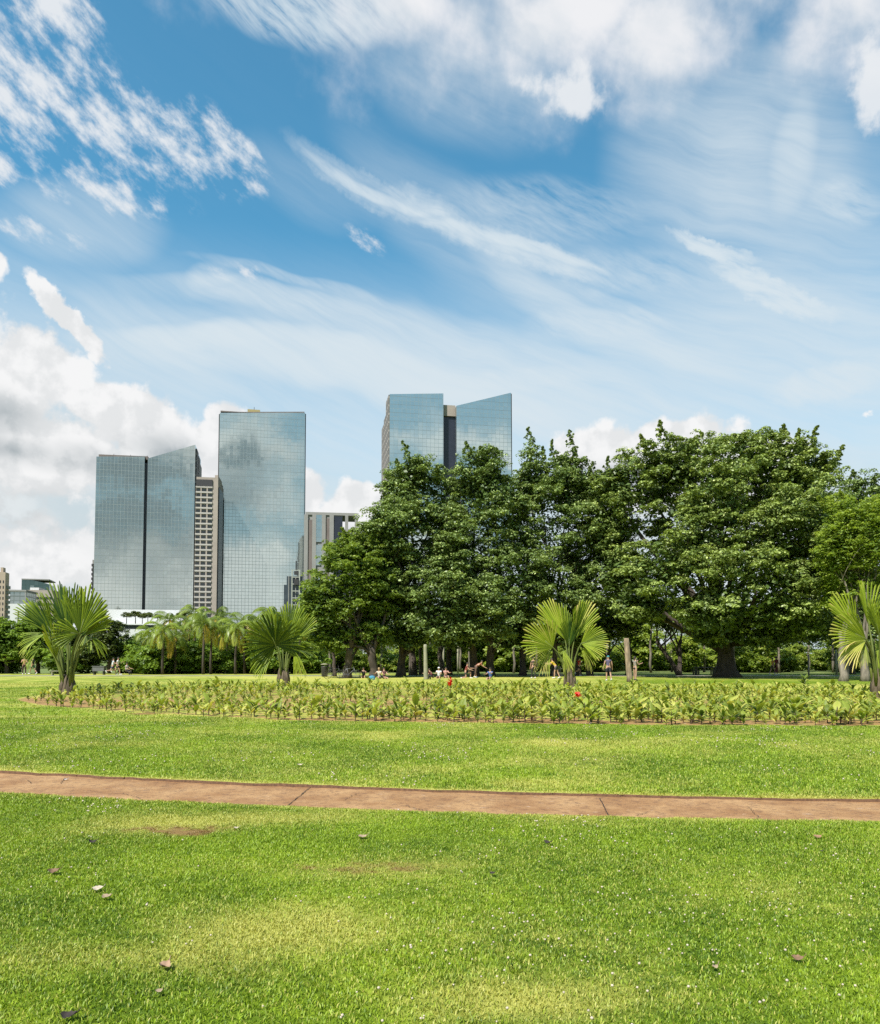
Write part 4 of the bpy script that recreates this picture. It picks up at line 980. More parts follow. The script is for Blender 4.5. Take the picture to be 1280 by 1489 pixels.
HP = [(-20, 'hedge'), (14, 'h'), (92, 'h'), (122, 'h'), (196, 'h'), (212, 'h'), (226, 'h'), (248, 'h'), (266, 'h'), (286, 'h'), (306, 'h'), (326, 'h'), (346, 'h'), (366, 'h'), (388, 'h'), (410, 'h'), (432, 'h'), (452, 'h')]
for i, (px, _) in enumerate(HP):
    sc = random.uniform(.75, .95) if px < 150 else random.uniform(.85, 1.15)
    shrub('hedge_shrub', 'rounded green shrub in the hedge along the back of the lawn', px + random.uniform(-5, 5), 77 + random.uniform(-1.5, 4), SHH[i % 4], L_hedge, sc, 'shrubs of the back hedge')
for i, px in enumerate((268, 297, 331, 364, 396, 428, 455)):
    shrub('tall_shrub', 'taller shrub rising behind the hedge and feather palms', px, 92 + random.uniform(-2, 3), SHD[i % 2], L_hedge, random.uniform(1.15, 1.45), 'tall shrubs behind the feather palms')
# bright sunlit shrubs seen beneath the canopy
for i in range(46):
    px = 455 + i * 18.9 + random.uniform(-6, 6); Y = 96 + random.uniform(-8, 12)
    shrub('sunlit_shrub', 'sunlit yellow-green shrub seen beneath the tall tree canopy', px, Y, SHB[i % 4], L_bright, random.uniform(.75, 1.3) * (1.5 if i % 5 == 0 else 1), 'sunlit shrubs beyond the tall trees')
# dense wood beyond, one mass
rng = np.random.default_rng(9)
n = 620; x = rng.uniform(-120, 150, n); y = rng.uniform(118, 150, n); zc = rng.uniform(1.0, 6.8, n) * np.where(x < -16, 0.72, 1.15)
k = (x > -20) | (zc < 5.0); x, y, zc = x[k], y[k], zc[k]
V, F, T = leafcloud(np.stack([x, y, zc], -1), rng.uniform(1.8, 3.2, len(x)), 190, .48, .5, rng, hi=.1, flat=.8)
o = link('distant_woodland', npmesh('woodland', V, [F], {'tint': T}), leafmat('leaf_far', (0.04, 0.075, 0.015), (0.14, 0.20, 0.035), (0.28, 0.30, 0.08), rough=.5))
tag(o, 'far dense green woodland filling the gaps beyond the shrubs', 'woodland', kind='stuff')
# the row of small slim trunks beyond the canopy
tm = None
for i in range(26):
    px = 470 + i * 32 + random.uniform(-12, 12); Y = random.uniform(84, 92)
    r_ = root('slim_tree', (AT(px, 956, Y).x, Y, 0), 'slim grey-trunked tree standing in the sunlight behind the tall trees', 'tree', 'slim trees behind the tall trees', random.uniform(0, 6))
    if tm is None:
        mb = MB(); limb(mb, (0, 0, -.1), (.2, 0, 6.2), .15, .09, 6, .03, 8); tm = mb.build('trunk', M_bark2, r_, smooth=True).data
        rng = np.random.default_rng(4); C = rng.normal(0, 1, (16, 3)) * np.array([1.4, 1.4, .8]) + np.array([.2, 0, 6.8]); V, F, T = leafcloud(C, np.full(16, .9), 90, .26, .5, rng)
        cm_ = npmesh('crown', V, [F], {'tint': T}); link('crown', cm_, L_ficus2, r_)
    else: link('trunk', tm, None, r_); link('crown', cm_, None, r_)
# little round trees on the white podium terrace
PT = None
for i, (px, s_) in enumerate(((183, 1.0), (196, 1.1), (206, .9), (214, 1.0), (228, .85), (262, 1.0), (272, 1.1), (290, 1.0), (247, .8))):
    lx = POD.x(px, 3); p = POD.o + POD.dx * lx + Vector((-math.sin(POD.yaw), math.cos(POD.yaw), 0)) * 3
    r_ = root('terrace_tree', (p.x, p.y, PODZ), 'small round dark tree in the row on the white podium terrace', 'tree', 'small trees on the podium terrace', random.uniform(0, 6))
    if PT is None:
        mb = MB(); mb.tube([(0, 0, 0), (0, 0, 3.2)], [.22, .15], 7); a = mb.build('trunk', M_bark, r_).data
        rng = np.random.default_rng(8); C = rng.normal(0, 1, (14, 3)); C = C / np.linalg.norm(C, axis=1)[:, None] * np.array([1.7, 1.7, 1.0]) + np.array([0, 0, 4.1]); V, F, T = leafcloud(C, np.full(14, 1.1), 130, .45, .5, rng)
        PT = (a, npmesh('crown', V, [F], {'tint': T})); link('crown', PT[1], L_dark, r_)
    else: link('trunk', PT[0], None, r_); link('crown', PT[1], None, r_)
    r_.scale = (s_ * .95, s_ * .95, s_ * .95)

# ================================================================ fan palms
M_fan = leafmat('fan_leaf', (0.024, 0.062, 0.006), (0.26, 0.34, 0.020), (0.62, 0.50, 0.17), rough=0.5, trans=0.16, spec=0.3)
M_petiole = leafmat('petiole', (0.06, 0.09, 0.015), (0.17, 0.20, 0.04), (0.4, 0.34, 0.12), rough=0.5, trans=0.05)
M_ptrunk = barkmat('palm_bark', (0.12, 0.09, 0.055), 9)
def fan(hub, ax, sd, nr, R_, spread, seg, tint0, cup=0.35, fold=1.0, droop=0.10, dead=0.0, rng=random, joined=0.5):
    """costapalmate leaf: joined pleats near the hub, free folded blades towards the tips"""
    V = []; F = []; T = []
    dphi = math.radians(spread) / seg
    for i in range(seg):
        ph = -math.radians(spread) / 2 + (i + 0.5) * dphi; q_ = abs(ph) / (math.radians(spread) / 2)
        L = R_ * (1 - 0.22 * q_ ** 2.2) * rng.uniform(0.93, 1.04)
        d = ax * math.cos(ph) + (sd * math.cos(cup * q_) + nr * math.sin(cup * q_)) * math.sin(abs(ph)) * (1 if ph > 0 else -1) if False else ax * math.cos(ph) + sd * (math.sin(ph) * math.cos(cup)) + nr * (abs(math.sin(ph)) * math.sin(cup))
        d = d.normalized(); w_ = d.cross(nr).normalized(); n_ = w_.cross(d).normalized()
        yl = rng.random(); tin = tint0 + rng.uniform(-.38, .38)
        dd = dead * max(0, q_ - 0.45) * 2.2 * (1 if ph * dead > 0 or dead > .9 else .3)
        tip_d = droop * rng.uniform(.4, 1.9) * (0.6 + q_)
        rows = ((0.02, 0.02, 0), (joined, 1.0, 0.0), (joined + 0.03, .86, 0.02), (0.78, .96, 0.40), (0.95, .80, .80), (1.0, .35, 1.0))
        b = len(V); wj = joined * L * dphi * 0.5 * 1.04
        for j, (rr, ww, bend) in enumerate(rows):
            p = hub + d * (L * rr) + Vector((0, 0, -1)) * (tip_d * L * bend ** 1.5) + n_ * (rng.uniform(-.01, .01) * L * bend)
            hw = wj * ww if j > 0 else 0.012
            f_ = hw * 1.0 * fold
            tw = rng.uniform(-.35, .35) * bend * hw
            V += [tuple(p - w_ * hw - n_ * (f_ * .5 - tw)), tuple(p + n_ * f_ * .5), tuple(p + w_ * hw - n_ * (f_ * .5 + tw))]
            tv = tin + 0.40 * rr - .12 + (0.9 * dd if rr > .5 else 0.5 * dd) + (0.35 * (yl > .5) if rr > .9 else 0)
            T += [tv, tv * .9, tv]
        for j in range(len(rows) - 1):
            a = b + j * 3
            F += [(a, a + 1, a + 4, a + 3), (a + 1, a + 2, a + 5, a + 4)]
    return V, F, T
def fan_palm(px, py, label, fronds, stub=(0.32, 0.55), tint=0.5, group='fan palms around the flower bed', seed=0):
    rng = random.Random(seed); gx, gy = G(px, py); r_ = root('fan_palm', (gx, gy, 0), label, 'palm', group); k = gy / FPX
    mb = MB(); sr, sh = stub
    mb.tube([(0, 0, -.1), (0, 0, .08), (0, 0, sh * .5), (0, 0, sh)], [sr * 1.25, sr * 1.1, sr * .9, sr * .6], 14, jit=.16)
    for i in range(9):
        a = i * 2.399; mb.tube([(math.cos(a) * sr * .8, math.sin(a) * sr * .8, .0), (math.cos(a) * sr * .85, math.sin(a) * sr * .85, sh * .5), (math.cos(a) * sr * .55, math.sin(a) * sr * .55, sh * (1.0 + .25 * rng.random()))], [.10, .085, .05], 5)
    mb.build('trunk', M_ptrunk, r_, smooth=True)
    for n, (hx, hy, ang, Rp, spread, tilt, roll, extra) in enumerate(fronds):
        dy = extra.get('y', rng.uniform(-.35, .35)); hub = Vector((hx * k, dy, hy * k)); a = R(ang)
        ax = Vector((math.cos(a) * math.cos(R(tilt)), -math.sin(R(tilt)), math.sin(a) * math.cos(R(tilt)))).normalized()
        view = Vector((0, -1, 0)); sd_ = ax.cross(view).normalized(); nr = sd_.cross(ax).normalized()
        nr2 = nr * math.cos(R(roll)) + sd_ * math.sin(R(roll)); sd_ = ax.cross(nr2).normalized()
        V, F, T = fan(hub, ax, sd_, nr2, Rp * k, spread, max(7, int(extra.get('seg', 6 + spread / 4.6) * .62 + 3)), extra.get('tint', tint), extra.get('cup', .62), 1.0, extra.get('droop', .05), extra.get('dead', 0.0), rng, extra.get('j', .5))
        fr_ = link('frond', npmesh('frond', V, [F], {'tint': T}), M_fan, r_)
        mb = MB(); b0 = Vector((math.copysign(min(abs(hx) * k * .25, sr * .6), hx), dy * .3, sh * .5)); mid = b0.lerp(hub, .5) + Vector((-hub.x * .12, 0, .12 * hub.z))
        pts = [b0, b0.lerp(mid, .5) + Vector((-hub.x * .04, 0, 0)), mid, mid.lerp(hub, .5) + Vector((-hub.x * .02, 0, .02 * hub.z)), hub, hub + ax * (Rp * k * .30)]
        mb.tube(pts, [.070, .055, .042, .036, .030, .012], 6)
        o = mb.build('petiole', M_petiole, fr_, smooth=True)
        at = o.data.attributes.new('tint', 'FLOAT', 'POINT'); at.data.foreach_set('value', [extra.get('pt', .35 + .4 * rng.random())] * len(o.data.vertices))
    return r_
# hub dx, hub dy(up) in photo px from the foot; axis angle; blade length px; spread; tilt to the viewer; roll; extras
fan_palm(98, 1010, 'large dark green fan palm, leftmost, before the grey twin tower', [
    (-14, 96, 103, 74, 54, -6, 0, {'y': .5, 'tint': .12}), (-8, 92, 84, 76, 36, -4, 15, {'y': .6, 'tint': .2}), (8, 92, 92, 68, 44, -6, -10, {'y': .5, 'tint': .75}), (-34, 90, 131, 62, 54, 0, 10, {'y': .2, 'tint': .45}), (-24, 92, 112, 66, 30, 0, -20, {'y': .3, 'tint': .1}),
    (24, 88, 72, 74, 86, 10, 0, {'y': -.5, 'tint': .40, 'cup': .2}), (28, 86, 34, 54, 46, 10, 10, {'y': -.3, 'tint': .5}), (24, 88, 176, 38, 100, 25, 0, {'y': -.6, 'tint': .55, 'cup': .15, 'seg': 16}), (24, 86, 290, 30, 84, 15, 10, {'tint': .35, 'seg': 12}),
    (-20, 86, 122, 60, 60, 8, 20, {'y': -.1, 'tint': .1}), (14, 84, 60, 64, 60, -4, 0, {'y': .2, 'tint': .15}), (-2, 84, 98, 62, 70, 2, 0, {'y': .1, 'tint': .05}), (-8, 52, 95, 62, 66, 30, 72, {'y': -.6, 'tint': .9, 'j': .3}), (-30, 88, 212, 40, 84, 10, 35, {'tint': .6, 'droop': .2, 'j': .35}), (-36, 74, 238, 36, 60, 10, 35, {'tint': .6, 'droop': .2, 'j': .35}), (38, 82, 330, 30, 70, 0, 30, {'tint': .3, 'droop': .2})], stub=(.34, .75), seed=1)
fan_palm(412, 998, 'dark green round-headed fan palm standing before the feather palms', [
    (4, 62, 84, 66, 60, -8, 10, {'y': .5, 'tint': .45}), (10, 60, 56, 56, 50, -5, 10, {'y': .3, 'tint': .5}), (-4, 62, 112, 60, 60, -5, -10, {'y': .4, 'tint': .15}), (-10, 60, 148, 52, 60, 5, 0, {'y': .2, 'tint': .15}),
    (-8, 60, 108, 50, 290, 28, 0, {'y': -.7, 'tint': .12, 'cup': .15, 'seg': 62}), (16, 54, 10, 38, 80, 5, 20, {'tint': .3, 'droop': .2}), (16, 52, 305, 36, 70, 10, 40, {'tint': .65, 'droop': .25}), (-12, 50, 222, 40, 80, 10, 25, {'tint': .3, 'droop': .2})], stub=(.36, .9), tint=.3, seed=2)
fan_palm(829, 1003, 'yellow-green fan palm with spreading leaves in front of the tall trees', [
    (-5, 73, 118, 68, 56, -5, 0, {'y': .3, 'tint': .85}), (-2, 68, 95, 60, 36, -8, 10, {'y': .5, 'tint': .35}), (8, 73, 68, 64, 66, -4, 0, {'y': .2, 'tint': .95}), (6, 68, 82, 58, 36, 5, 50, {'y': 0, 'tint': .2}),
    (0, 62, 92, 46, 70, 6, 0, {'y': .1, 'tint': -.1}), (15, 67, 12, 40, 122, 15, 0, {'y': -.4, 'tint': .8, 'cup': .2}), (14, 62, 318, 30, 60, 10, 30, {'tint': 1.0, 'droop': .3, 'j': .35}), (-26, 61, 140, 52, 118, 12, 0, {'y': -.4, 'tint': .95, 'cup': .25, 'dead': .3}),
    (-27, 60, 232, 36, 74, 10, 15, {'tint': 1.15, 'droop': .25, 'dead': .4, 'j': .35}), (-10, 58, 292, 30, 50, 15, 20, {'tint': 1.0, 'droop': .2, 'j': .35})], stub=(.30, .95), tint=.7, seed=3)
fan_palm(1279, 1015, 'fan palm with one browning lower leaf, cut by the right edge of the picture', [
    (-22, 98, 122, 68, 62, -5, 0, {'y': .4, 'tint': .75}), (-27, 85, 156, 64, 84, 12, 0, {'y': -.5, 'tint': .75, 'cup': .2}), (-27, 83, 208, 56, 52, 12, 5, {'y': -.5, 'tint': 1.2, 'dead': .95, 'droop': .15}), (-26, 82, 250, 34, 50, 8, 30, {'tint': .9, 'droop': .2, 'j': .35}),
    (-2, 104, 92, 72, 66, -5, 10, {'y': .5, 'tint': .6}), (14, 98, 64, 76, 66, 0, 0, {'tint': .6}), (-8, 92, 112, 58, 60, 15, 0, {'y': -.5, 'tint': .45}), (30, 88, 30, 66, 80, 10, 10, {'tint': .5}), (-4, 84, 300, 44, 70, 15, 20, {'tint': .8, 'droop': .2}), (30, 80, 335, 56, 80, 10, 20, {'tint': .6})], stub=(.30, 1.0), tint=.5, seed=4)

# ================================================================ feather palms
M_feather = leafmat('feather_leaf', (0.045, 0.085, 0.010), (0.24, 0.31, 0.035), (0.50, 0.34, 0.04), rough=0.42, trans=0.22)
def feather_meshes(seed, H, nf=13, L0=3.0):
    rng = random.Random(seed); mb = MB(); mb.tube([(0, 0, -.1), (.05, 0, H * .3), (-.03, 0, H * .7), (0, 0, H)], [.17, .13, .12, .10], 8, jit=.05)
    fr_ = []
    for i in range(nf):
        az_ = i * 2.399 + rng.uniform(-.3, .3); q_ = i / (nf - 1); e0 = R(78 - 95 * q_ + rng.uniform(-8, 8)); L = L0 * rng.uniform(.8, 1.1) * (1 - .15 * q_)
        V = []; F = []; T = []; p = Vector((0, 0, H)); e = e0; h = Vector((math.cos(az_), math.sin(az_), 0)); n = 22; ti = (.35 + rng.random() * .5) if q_ < .75 else rng.uniform(1.0, 1.9)
        side = Vector((-math.sin(az_), math.cos(az_), 0)); pts = []
        for j in range(n + 1):
            d = h * math.cos(e) + Vector((0, 0, math.sin(e))); pts.append((p.copy(), d.copy())); p = p + d * (L / n); e -= R(5.2 + 2.5 * j / n) * (1 if e > R(-80) else 0)
        for j in range(2, n + 1):
            P_, d = pts[j]; u = d.cross(side).normalized() * -1; ll = L * .26 * math.sin(math.pi * (.12 + .84 * j / n)) ** .6
            for s in (-1, 1):
                lv = (side * s * .92 + d * .55 + Vector((0, 0, -.30)) + u * .12).normalized(); wv_ = d * .055
                b = len(V); tip = P_ + lv * ll * rng.uniform(.85, 1.1) + Vector((0, 0, -.25 * ll)); m_ = P_ + lv * ll * .5
                V += [tuple(P_), tuple(m_ + wv_), tuple(tip), tuple(m_ - wv_)]; F.append((b, b + 1, b + 2, b + 3)); T += [ti + rng.uniform(-.1, .15)] * 4
        for j in range(n):
            P_, d = pts[j]; P2 = pts[j + 1][0]; b = len(V); w1 = side * (.03 * (1 - j / n) + .006); V += [tuple(P_ - w1), tuple(P_ + w1), tuple(P2 + w1), tuple(P2 - w1)]; F.append((b, b + 1, b + 2, b + 3)); T += [ti + .2] * 4
        fr_.append(npmesh('frond', V, [F], {'tint': T}))
    return mb, fr_
FP = []
for i, (px, cy, Y) in enumerate(((237, 918, 74), (255, 926, 76), (296, 908, 75), (307, 912, 76), (343, 914, 75), (356, 906, 77), (330, 920, 79), (376, 904, 78), (391, 896, 80), (318, 898, 83), (246, 902, 82), (275, 905, 84), (283, 892, 88), (400, 900, 76), (436, 904, 77), (222, 925, 82))):
    H = AT(px, cy, Y).z
    r_ = root('feather_palm', (AT(px, 956, Y).x, Y, 0), 'slender feather palm with arching yellow-green fronds in the row before the towers', 'palm', 'feather palms along the back of the lawn', random.uniform(0, 6))
    if i < 4:
        mb, fs_ = feather_meshes(60 + i, 4.4); tr_ = mb.build('trunk', M_bark, r_, smooth=True); FP.append((tr_.data, fs_))
        for m_ in fs_: link('frond', m_, M_feather, r_)
    else:
        a = FP[i % 4]; link('trunk', a[0], None, r_)
        for m_ in a[1]: link('frond', m_, None, r_)
    s_ = H / 4.4; r_.scale = (.95, .95, s_)
    for ch in r_.children:
        if ch.name.startswith('frond'): ch.scale = (1, 1, 1 / s_ * 1.0); ch.location = (0, 0, 4.4 - 4.4 / s_)

# ================================================================ canna bed
M_canna = leafmat('canna_leaf', (0.045, 0.085, 0.014), (0.32, 0.38, 0.050), (0.58, 0.50, 0.15), rough=0.52, trans=0.3, spec=.35)
M_cstem = simple('canna_stem', (0.085, 0.05, 0.03), 0.7, var=.3)
def canna_mesh(seed, h, nl, wide=1.0, t0=.2, t1=1.1):
    rng = random.Random(seed); V = []; F = []; T = []; MI_ = []
    for i in range(nl):
        a = i * 2.4 + rng.uniform(-.4, .4); q_ = (i + .5) / nl; z0 = h * (.12 + .5 * q_); L = h * rng.uniform(.45, .75); el_ = R(rng.uniform(35, 62) + 22 * q_); wd = L * rng.uniform(.15, .21) * wide
        hd = Vector((math.cos(a), math.sin(a), 0)); sd_ = Vector((-math.sin(a), math.cos(a), 0)); p = Vector((0, 0, z0)); b = len(V); n = 6; ti = rng.uniform(t0, t1); e = el_
        for j in range(n + 1):
            u = j / n; ww = wd * (math.sin(math.pi * min(1, .08 + u * .92)) ** .75) * (1 if j < n else 0) + .004; d = hd * math.cos(e) + Vector((0, 0, math.sin(e))); nn = d.cross(sd_)
            V += [tuple(p - sd_ * ww + nn * -ww * .35), tuple(p), tuple(p + sd_ * ww + nn * -ww * .35)]; T += [ti, ti * .8, ti]
            p = p + d * (L / n); e -= R(rng.uniform(2, 22))
        for j in range(n):
            c0 = b + j * 3; F += [(c0, c0 + 1, c0 + 4, c0 + 3), (c0 + 1, c0 + 2, c0 + 5, c0 + 4)]; MI_ += [0, 0]
    mb = MB(); mb.tube([(0, 0, -.03), (rng.uniform(-.02, .02), 0, h * .35), (0, rng.uniform(-.02, .02), h * .7)], [.016, .013, .008], 5); b = len(V)
    V += mb.v; T += [0] * len(mb.v); f4 = [tuple(b + i for i in f) for f in mb.f if len(f) == 4]
    return V, F + f4, T, MI_ + [1] * len(f4)
CM = []
for i in range(10):
    V, F, T, mi = canna_mesh(200 + i, random.uniform(.36, .62), 5 + i % 4, .85 + .3 * random.random(), .3 if i % 3 else .05, 1.9 if i % 3 else 1.1); CM.append((V, F, T, mi))
CME = [npmesh('canna_plant', V, [F], {'tint': T}, mi=mi) for V, F, T, mi in CM]
for m_ in CME: m_.materials.append(M_canna); m_.materials.append(M_cstem)
rng = np.random.default_rng(77); xs = []; ys = []
gy_ = 18.6
while gy_ < 44:
    st = .26 + .008 * (gy_ - 18); gx_ = np.arange(-26, 34, st); gx_ = gx_ + rng.uniform(-.32, .32, len(gx_)) * st * 1.3; yy = gy_ + rng.uniform(-.3, .3, len(gx_))
    xs.append(gx_); ys.append(yy); gy_ += .46 + .016 * (gy_ - 18)
xs = np.concatenate(xs); ys = np.concatenate(ys); ins = in_poly(xs, ys, BED)
ppx = xs / ys * 1100 + 640; ppy = 1815 / ys + 956
dens = np.where(ppx > 650, .95, .45 + .5 * np.clip((ppy - 1034) / 8, 0, 1)); dens = np.where((ppx < 650) & (ppy < 1008), .85, dens); dens = np.where(ppx < 380, .52 + .25 * (ppy > 1026) + .35 * (ppy < 1008), dens)
dens = np.where(ppx < 55, .2, dens)
keep = ins & (rng.random(len(xs)) < dens) & (np.hypot(xs - G(98, 1010)[0], ys - G(98, 1010)[1]) > .6) & (np.hypot(xs - G(829, 1003)[0], ys - G(829, 1003)[1]) > .7)
xs, ys = xs[keep], ys[keep]; vis = np.abs(xs / ys) < .62; o_ = np.argsort(np.where(vis, ys, 999 + ys)); xs, ys = xs[o_], ys[o_]
N_IND = 296; rest = []
for i in range(len(xs)):
    s_ = random.choice((.6, .8, .9, 1.0, 1.15)) * random.uniform(.85, 1.1) * (1.0 if ys[i] < 22 else .82 if ys[i] < 33 else .95); rz = random.uniform(0, 6.28)
    if i < N_IND:
        o = link('canna_plant', CME[i % 10], None, None, (xs[i], ys[i], 0), rz); o.scale = (s_, s_, s_)
        left = xs[i] / ys[i] * 1100 + 640 < 640
        tag(o, 'young canna plant with upright green leaves near the front of the bed, ' + ('left half' if left else 'right half'), 'plant', 'canna plants at the front of the bed, ' + ('left half' if left else 'right half'))
    else: rest.append((xs[i], ys[i], s_, rz, i % 10))
VV = []; FF = []; TT = []; MM = []; off = 0
for x, y, s_, rz, k in rest:
    V, F, T, mi = CM[k]; V = np.array(V); c0, s0 = math.cos(rz), math.sin(rz)
    VV.append(np.stack([x + s_ * (V[:, 0] * c0 - V[:, 1] * s0), y + s_ * (V[:, 0] * s0 + V[:, 1] * c0), s_ * V[:, 2]], -1)); FF.append(np.array(F) + off); TT += T; MM += mi; off += len(V)
me = npmesh('canna_rows', np.concatenate(VV), [np.concatenate(FF)], {'tint': TT}, mi=MM)
o = link('canna_rows', me, mats=[M_canna, M_cstem]); tag(o, 'rows of young canna plants filling the rest of the flower bed', 'plants', kind='stuff')
# the two plants in red flower, and one taller dark plant
M_red = leafmat('red_petal', (0.55, 0.03, 0.012), (0.80, 0.06, 0.02), (0.8, 0.2, 0.05), trans=.3, tcol=1.1)
for px, py, lab, hp in ((655, 1026, 'canna plant with a tall red-orange flower spike, left of the two in bloom', 30), (841, 1036, 'canna plant with a round red flower, just below the yellow-green fan palm', 22)):
    gx, gy = G(px, py); r_ = root('flowering_canna', (gx, gy, 0), lab, 'plant'); H = hp * gy / FPX; V, F, T, mi = canna_mesh(int(px), H * .85, 5)
    me = npmesh('leaves', V, [F], {'tint': T}, mi=mi); link('leaves', me, mats=[M_canna, M_cstem], parent=r_)
    rng_ = random.Random(int(px)); mb = MB(); mb.tube([(0, 0, H * .3), (0.01, 0, H * 1.0)], [.012, .008], 5); mb.build('stem', M_cstem, r_)
    V = []; F = []; T = []
    for i in range(24):
        a = rng_.uniform(0, 6.28); z = H * (.92 + (.34 if px < 700 else .2) * rng_.random()); e = R(rng_.uniform(10, 75)); L = rng_.uniform(.12, .20); hd = Vector((math.cos(a) * math.cos(e), math.sin(a) * math.cos(e), math.sin(e))); sd_ = Vector((-math.sin(a), math.cos(a), 0)); p = Vector((0, 0, z)); b = len(V)
        V += [tuple(p), tuple(p + hd * L * .6 + sd_ * L * .34), tuple(p + hd * L + Vector((0, 0, -.02))), tuple(p + hd * L * .6 - sd_ * L * .34)]; F.append((b, b + 1, b + 2, b + 3)); T += [rng_.random()] * 4
    link('flower', npmesh('flower', V, [F], {'tint': T}), M_red, r_)
gx, gy = G(1170, 1006)
V, F, T, mi = canna_mesh(999, .95, 13, .5, 0, .5); o = link('leafy_weed', npmesh('leafy_weed', V, [F], {'tint': T}, mi=mi), mats=[M_canna, M_cstem], loc=(gx, gy, 0)); tag(o, 'taller dark leafy plant standing above the cannas at the back right of the bed', 'plant')

# ================================================================ people
def skin_obj(name, J, E, rad, mat, parent, lvl=1, root_i=0):
    me = bpy.data.meshes.new(name); me.from_pydata([tuple(j) for j in J], E, []); o = bpy.data.objects.new(name, me); col.objects.link(o)
    md = o.modifiers.new('skin', 'SKIN'); md.use_smooth_shade = True
    for i, sv in enumerate(me.skin_vertices[0].data):
        r = rad[i]; sv.radius = r if hasattr(r, '__len__') else (r, r); sv.use_root = (i == root_i)
    sb = o.modifiers.new('sub', 'SUBSURF'); sb.levels = lvl; sb.render_levels = lvl
    dg = bpy.context.evaluated_depsgraph_get(); dg.update(); m2 = bpy.data.meshes.new_from_object(o.evaluated_get(dg))
    o.modifiers.clear(); o.data = m2; m2.name = name; bpy.data.meshes.remove(me)
    m2.materials.clear(); m2.materials.append(mat); o.parent = parent
    return o
CL = {}
def cloth(c_):
    if c_ not in CL: CL[c_] = simple('cloth', c_, 0.85, var=.12, scale=9)
    return CL[c_]
SK1 = simple('skin', (0.42, 0.25, 0.17), .55, var=.05); SK2 = simple('skin_tan', (0.22, 0.12, 0.075), .55, var=.05); HAIR = simple('hair', (0.025, 0.018, 0.014), .6, var=.2); HAIR2 = simple('hair_fair', (0.40, 0.28, 0.13), .6)
SHOE = simple('shoe_white', (0.65, 0.65, 0.65), .6); SHOED = simple('shoe_dark', (0.04, 0.04, 0.045), .6)
def person(px, feet_py, label, rz=0, H=1.72, skin=SK1, shirt=(.6, .6, .6), shorts=(.03, .03, .035), hair=HAIR, shoe=SHOE, sleeves=.45, legs=.62, lean=0, hip=(0, 0), knee=(0, 0), sh=((5, 8), (5, 8)), elb=(12, 12), headtilt=0, drop=None, cap=None, slim=1.0, pack=None, Y=None, bare=False, longhair=False):
    """sagittal pose in degrees: lean of the trunk, hip/knee flex (left, right), sh = (flex, abduction); faces local +y"""
    if Y is None: gx, gy = G(px, feet_py)
    else: gy = Y; gx = AT(px, 956, Y).x
    s_ = H / 1.75; V3 = Vector
    def dirn(a, side=0.0):                   # angle from straight down, forwards positive
        return V3((math.sin(R(side)), math.sin(R(a)) * math.cos(R(side)), -math.cos(R(a)) * math.cos(R(side))))
    up = V3((0, math.sin(R(lean)), math.cos(R(lean)))); P = V3((0, 0, 0))
    waist = P + up * .14; chest = P + up * .36; neckb = P + up * .50; hu = V3((0, math.sin(R(lean * .5 + headtilt)), math.cos(R(lean * .5 + headtilt)))); head0 = neckb + hu * .08; head1 = neckb + hu * .17; head2 = neckb + hu * .25
    J = [P, waist, chest, neckb, head0, head1, head2]; rad = [(.135 * slim, .105), (.115 * slim, .090), (.145 * slim, .105), (.062, .060), (.055, .058), (.080, .095), (.062, .080)]; E = [(0, 1), (1, 2), (2, 3), (3, 4), (4, 5), (5, 6)]
    LG = []; AR = []
    for i, sx_ in enumerate((-1, 1)):
        hp = P + V3((sx_ * .095, 0, -.03)); th = dirn(hip[i], 3 * sx_); kn = hp + th * .43; sk = dirn(hip[i] - knee[i], 1 * sx_); an = kn + sk * .41
        fd = V3((0, math.cos(R(max(-50, min(60, (hip[i] - knee[i]) * .8)))), math.sin(R(max(-50, min(60, (hip[i] - knee[i]) * .8)))))); toe = an + fd * .17 + V3((0, 0, -.05)); calf = kn.lerp(an, .3)
        b = len(J); J += [hp, hp.lerp(kn, .5), kn, calf, an, toe]; rad += [.088 * slim, .075 * slim, .054, .055, .037, (.036, .026)]; E += [(0, b), (b, b + 1), (b + 1, b + 2), (b + 2, b + 3), (b + 3, b + 4), (b + 4, b + 5)]; LG.append((hp, kn, an, toe, fd))
        shd = chest + up * .09 + V3((sx_ * .175 * slim, 0, 0)); ua = dirn(sh[i][0], sh[i][1] * sx_); el_ = shd + ua * .29; fa = dirn(sh[i][0] + elb[i], sh[i][1] * sx_ * .6); wr = el_ + fa * .25; pm_ = wr + fa * .07
        b = len(J); J += [chest + up * .10 + V3((sx_ * .09, 0, 0)), shd, el_, wr, pm_]; rad += [.075, .055, .040, .028, (.038, .016)]; E += [(2, b), (b, b + 1), (b + 1, b + 2), (b + 2, b + 3), (b + 3, b + 4)]
        AR.append((shd, el_, wr))
        acr = V3((0, 1, 0)) if abs(fa.y) < .7 else V3((1, 0, 0)); acr = (acr - fa * acr.dot(fa)).normalized()
        for f_ in range(4):
            k = len(J); o_ = (f_ - 1.5) * .019; L = (.066, .078, .074, .060)[f_]; m_ = pm_ + acr * o_ + fa * .03; J += [m_, m_ + fa * L * .55 + V3((-sx_ * .010, 0, 0)), m_ + fa * L + V3((-sx_ * .03, 0, 0))]; rad += [.0095, .0085, .007]; E += [(b + 4, k), (k, k + 1), (k + 1, k + 2)]
        k = len(J); J += [wr + acr * .035 + fa * .04, wr + acr * .055 + fa * .075]; rad += [.011, .009]; E += [(b + 3, k), (k, k + 1)]
    low = min([min(l[2].z, l[3].z) - .035 for l in LG]) if drop is None else drop
    r_ = root('person', (gx, gy, (-low) * s_ + .005), label, 'person', None, R(rz)); r_.scale = (s_, s_, s_)
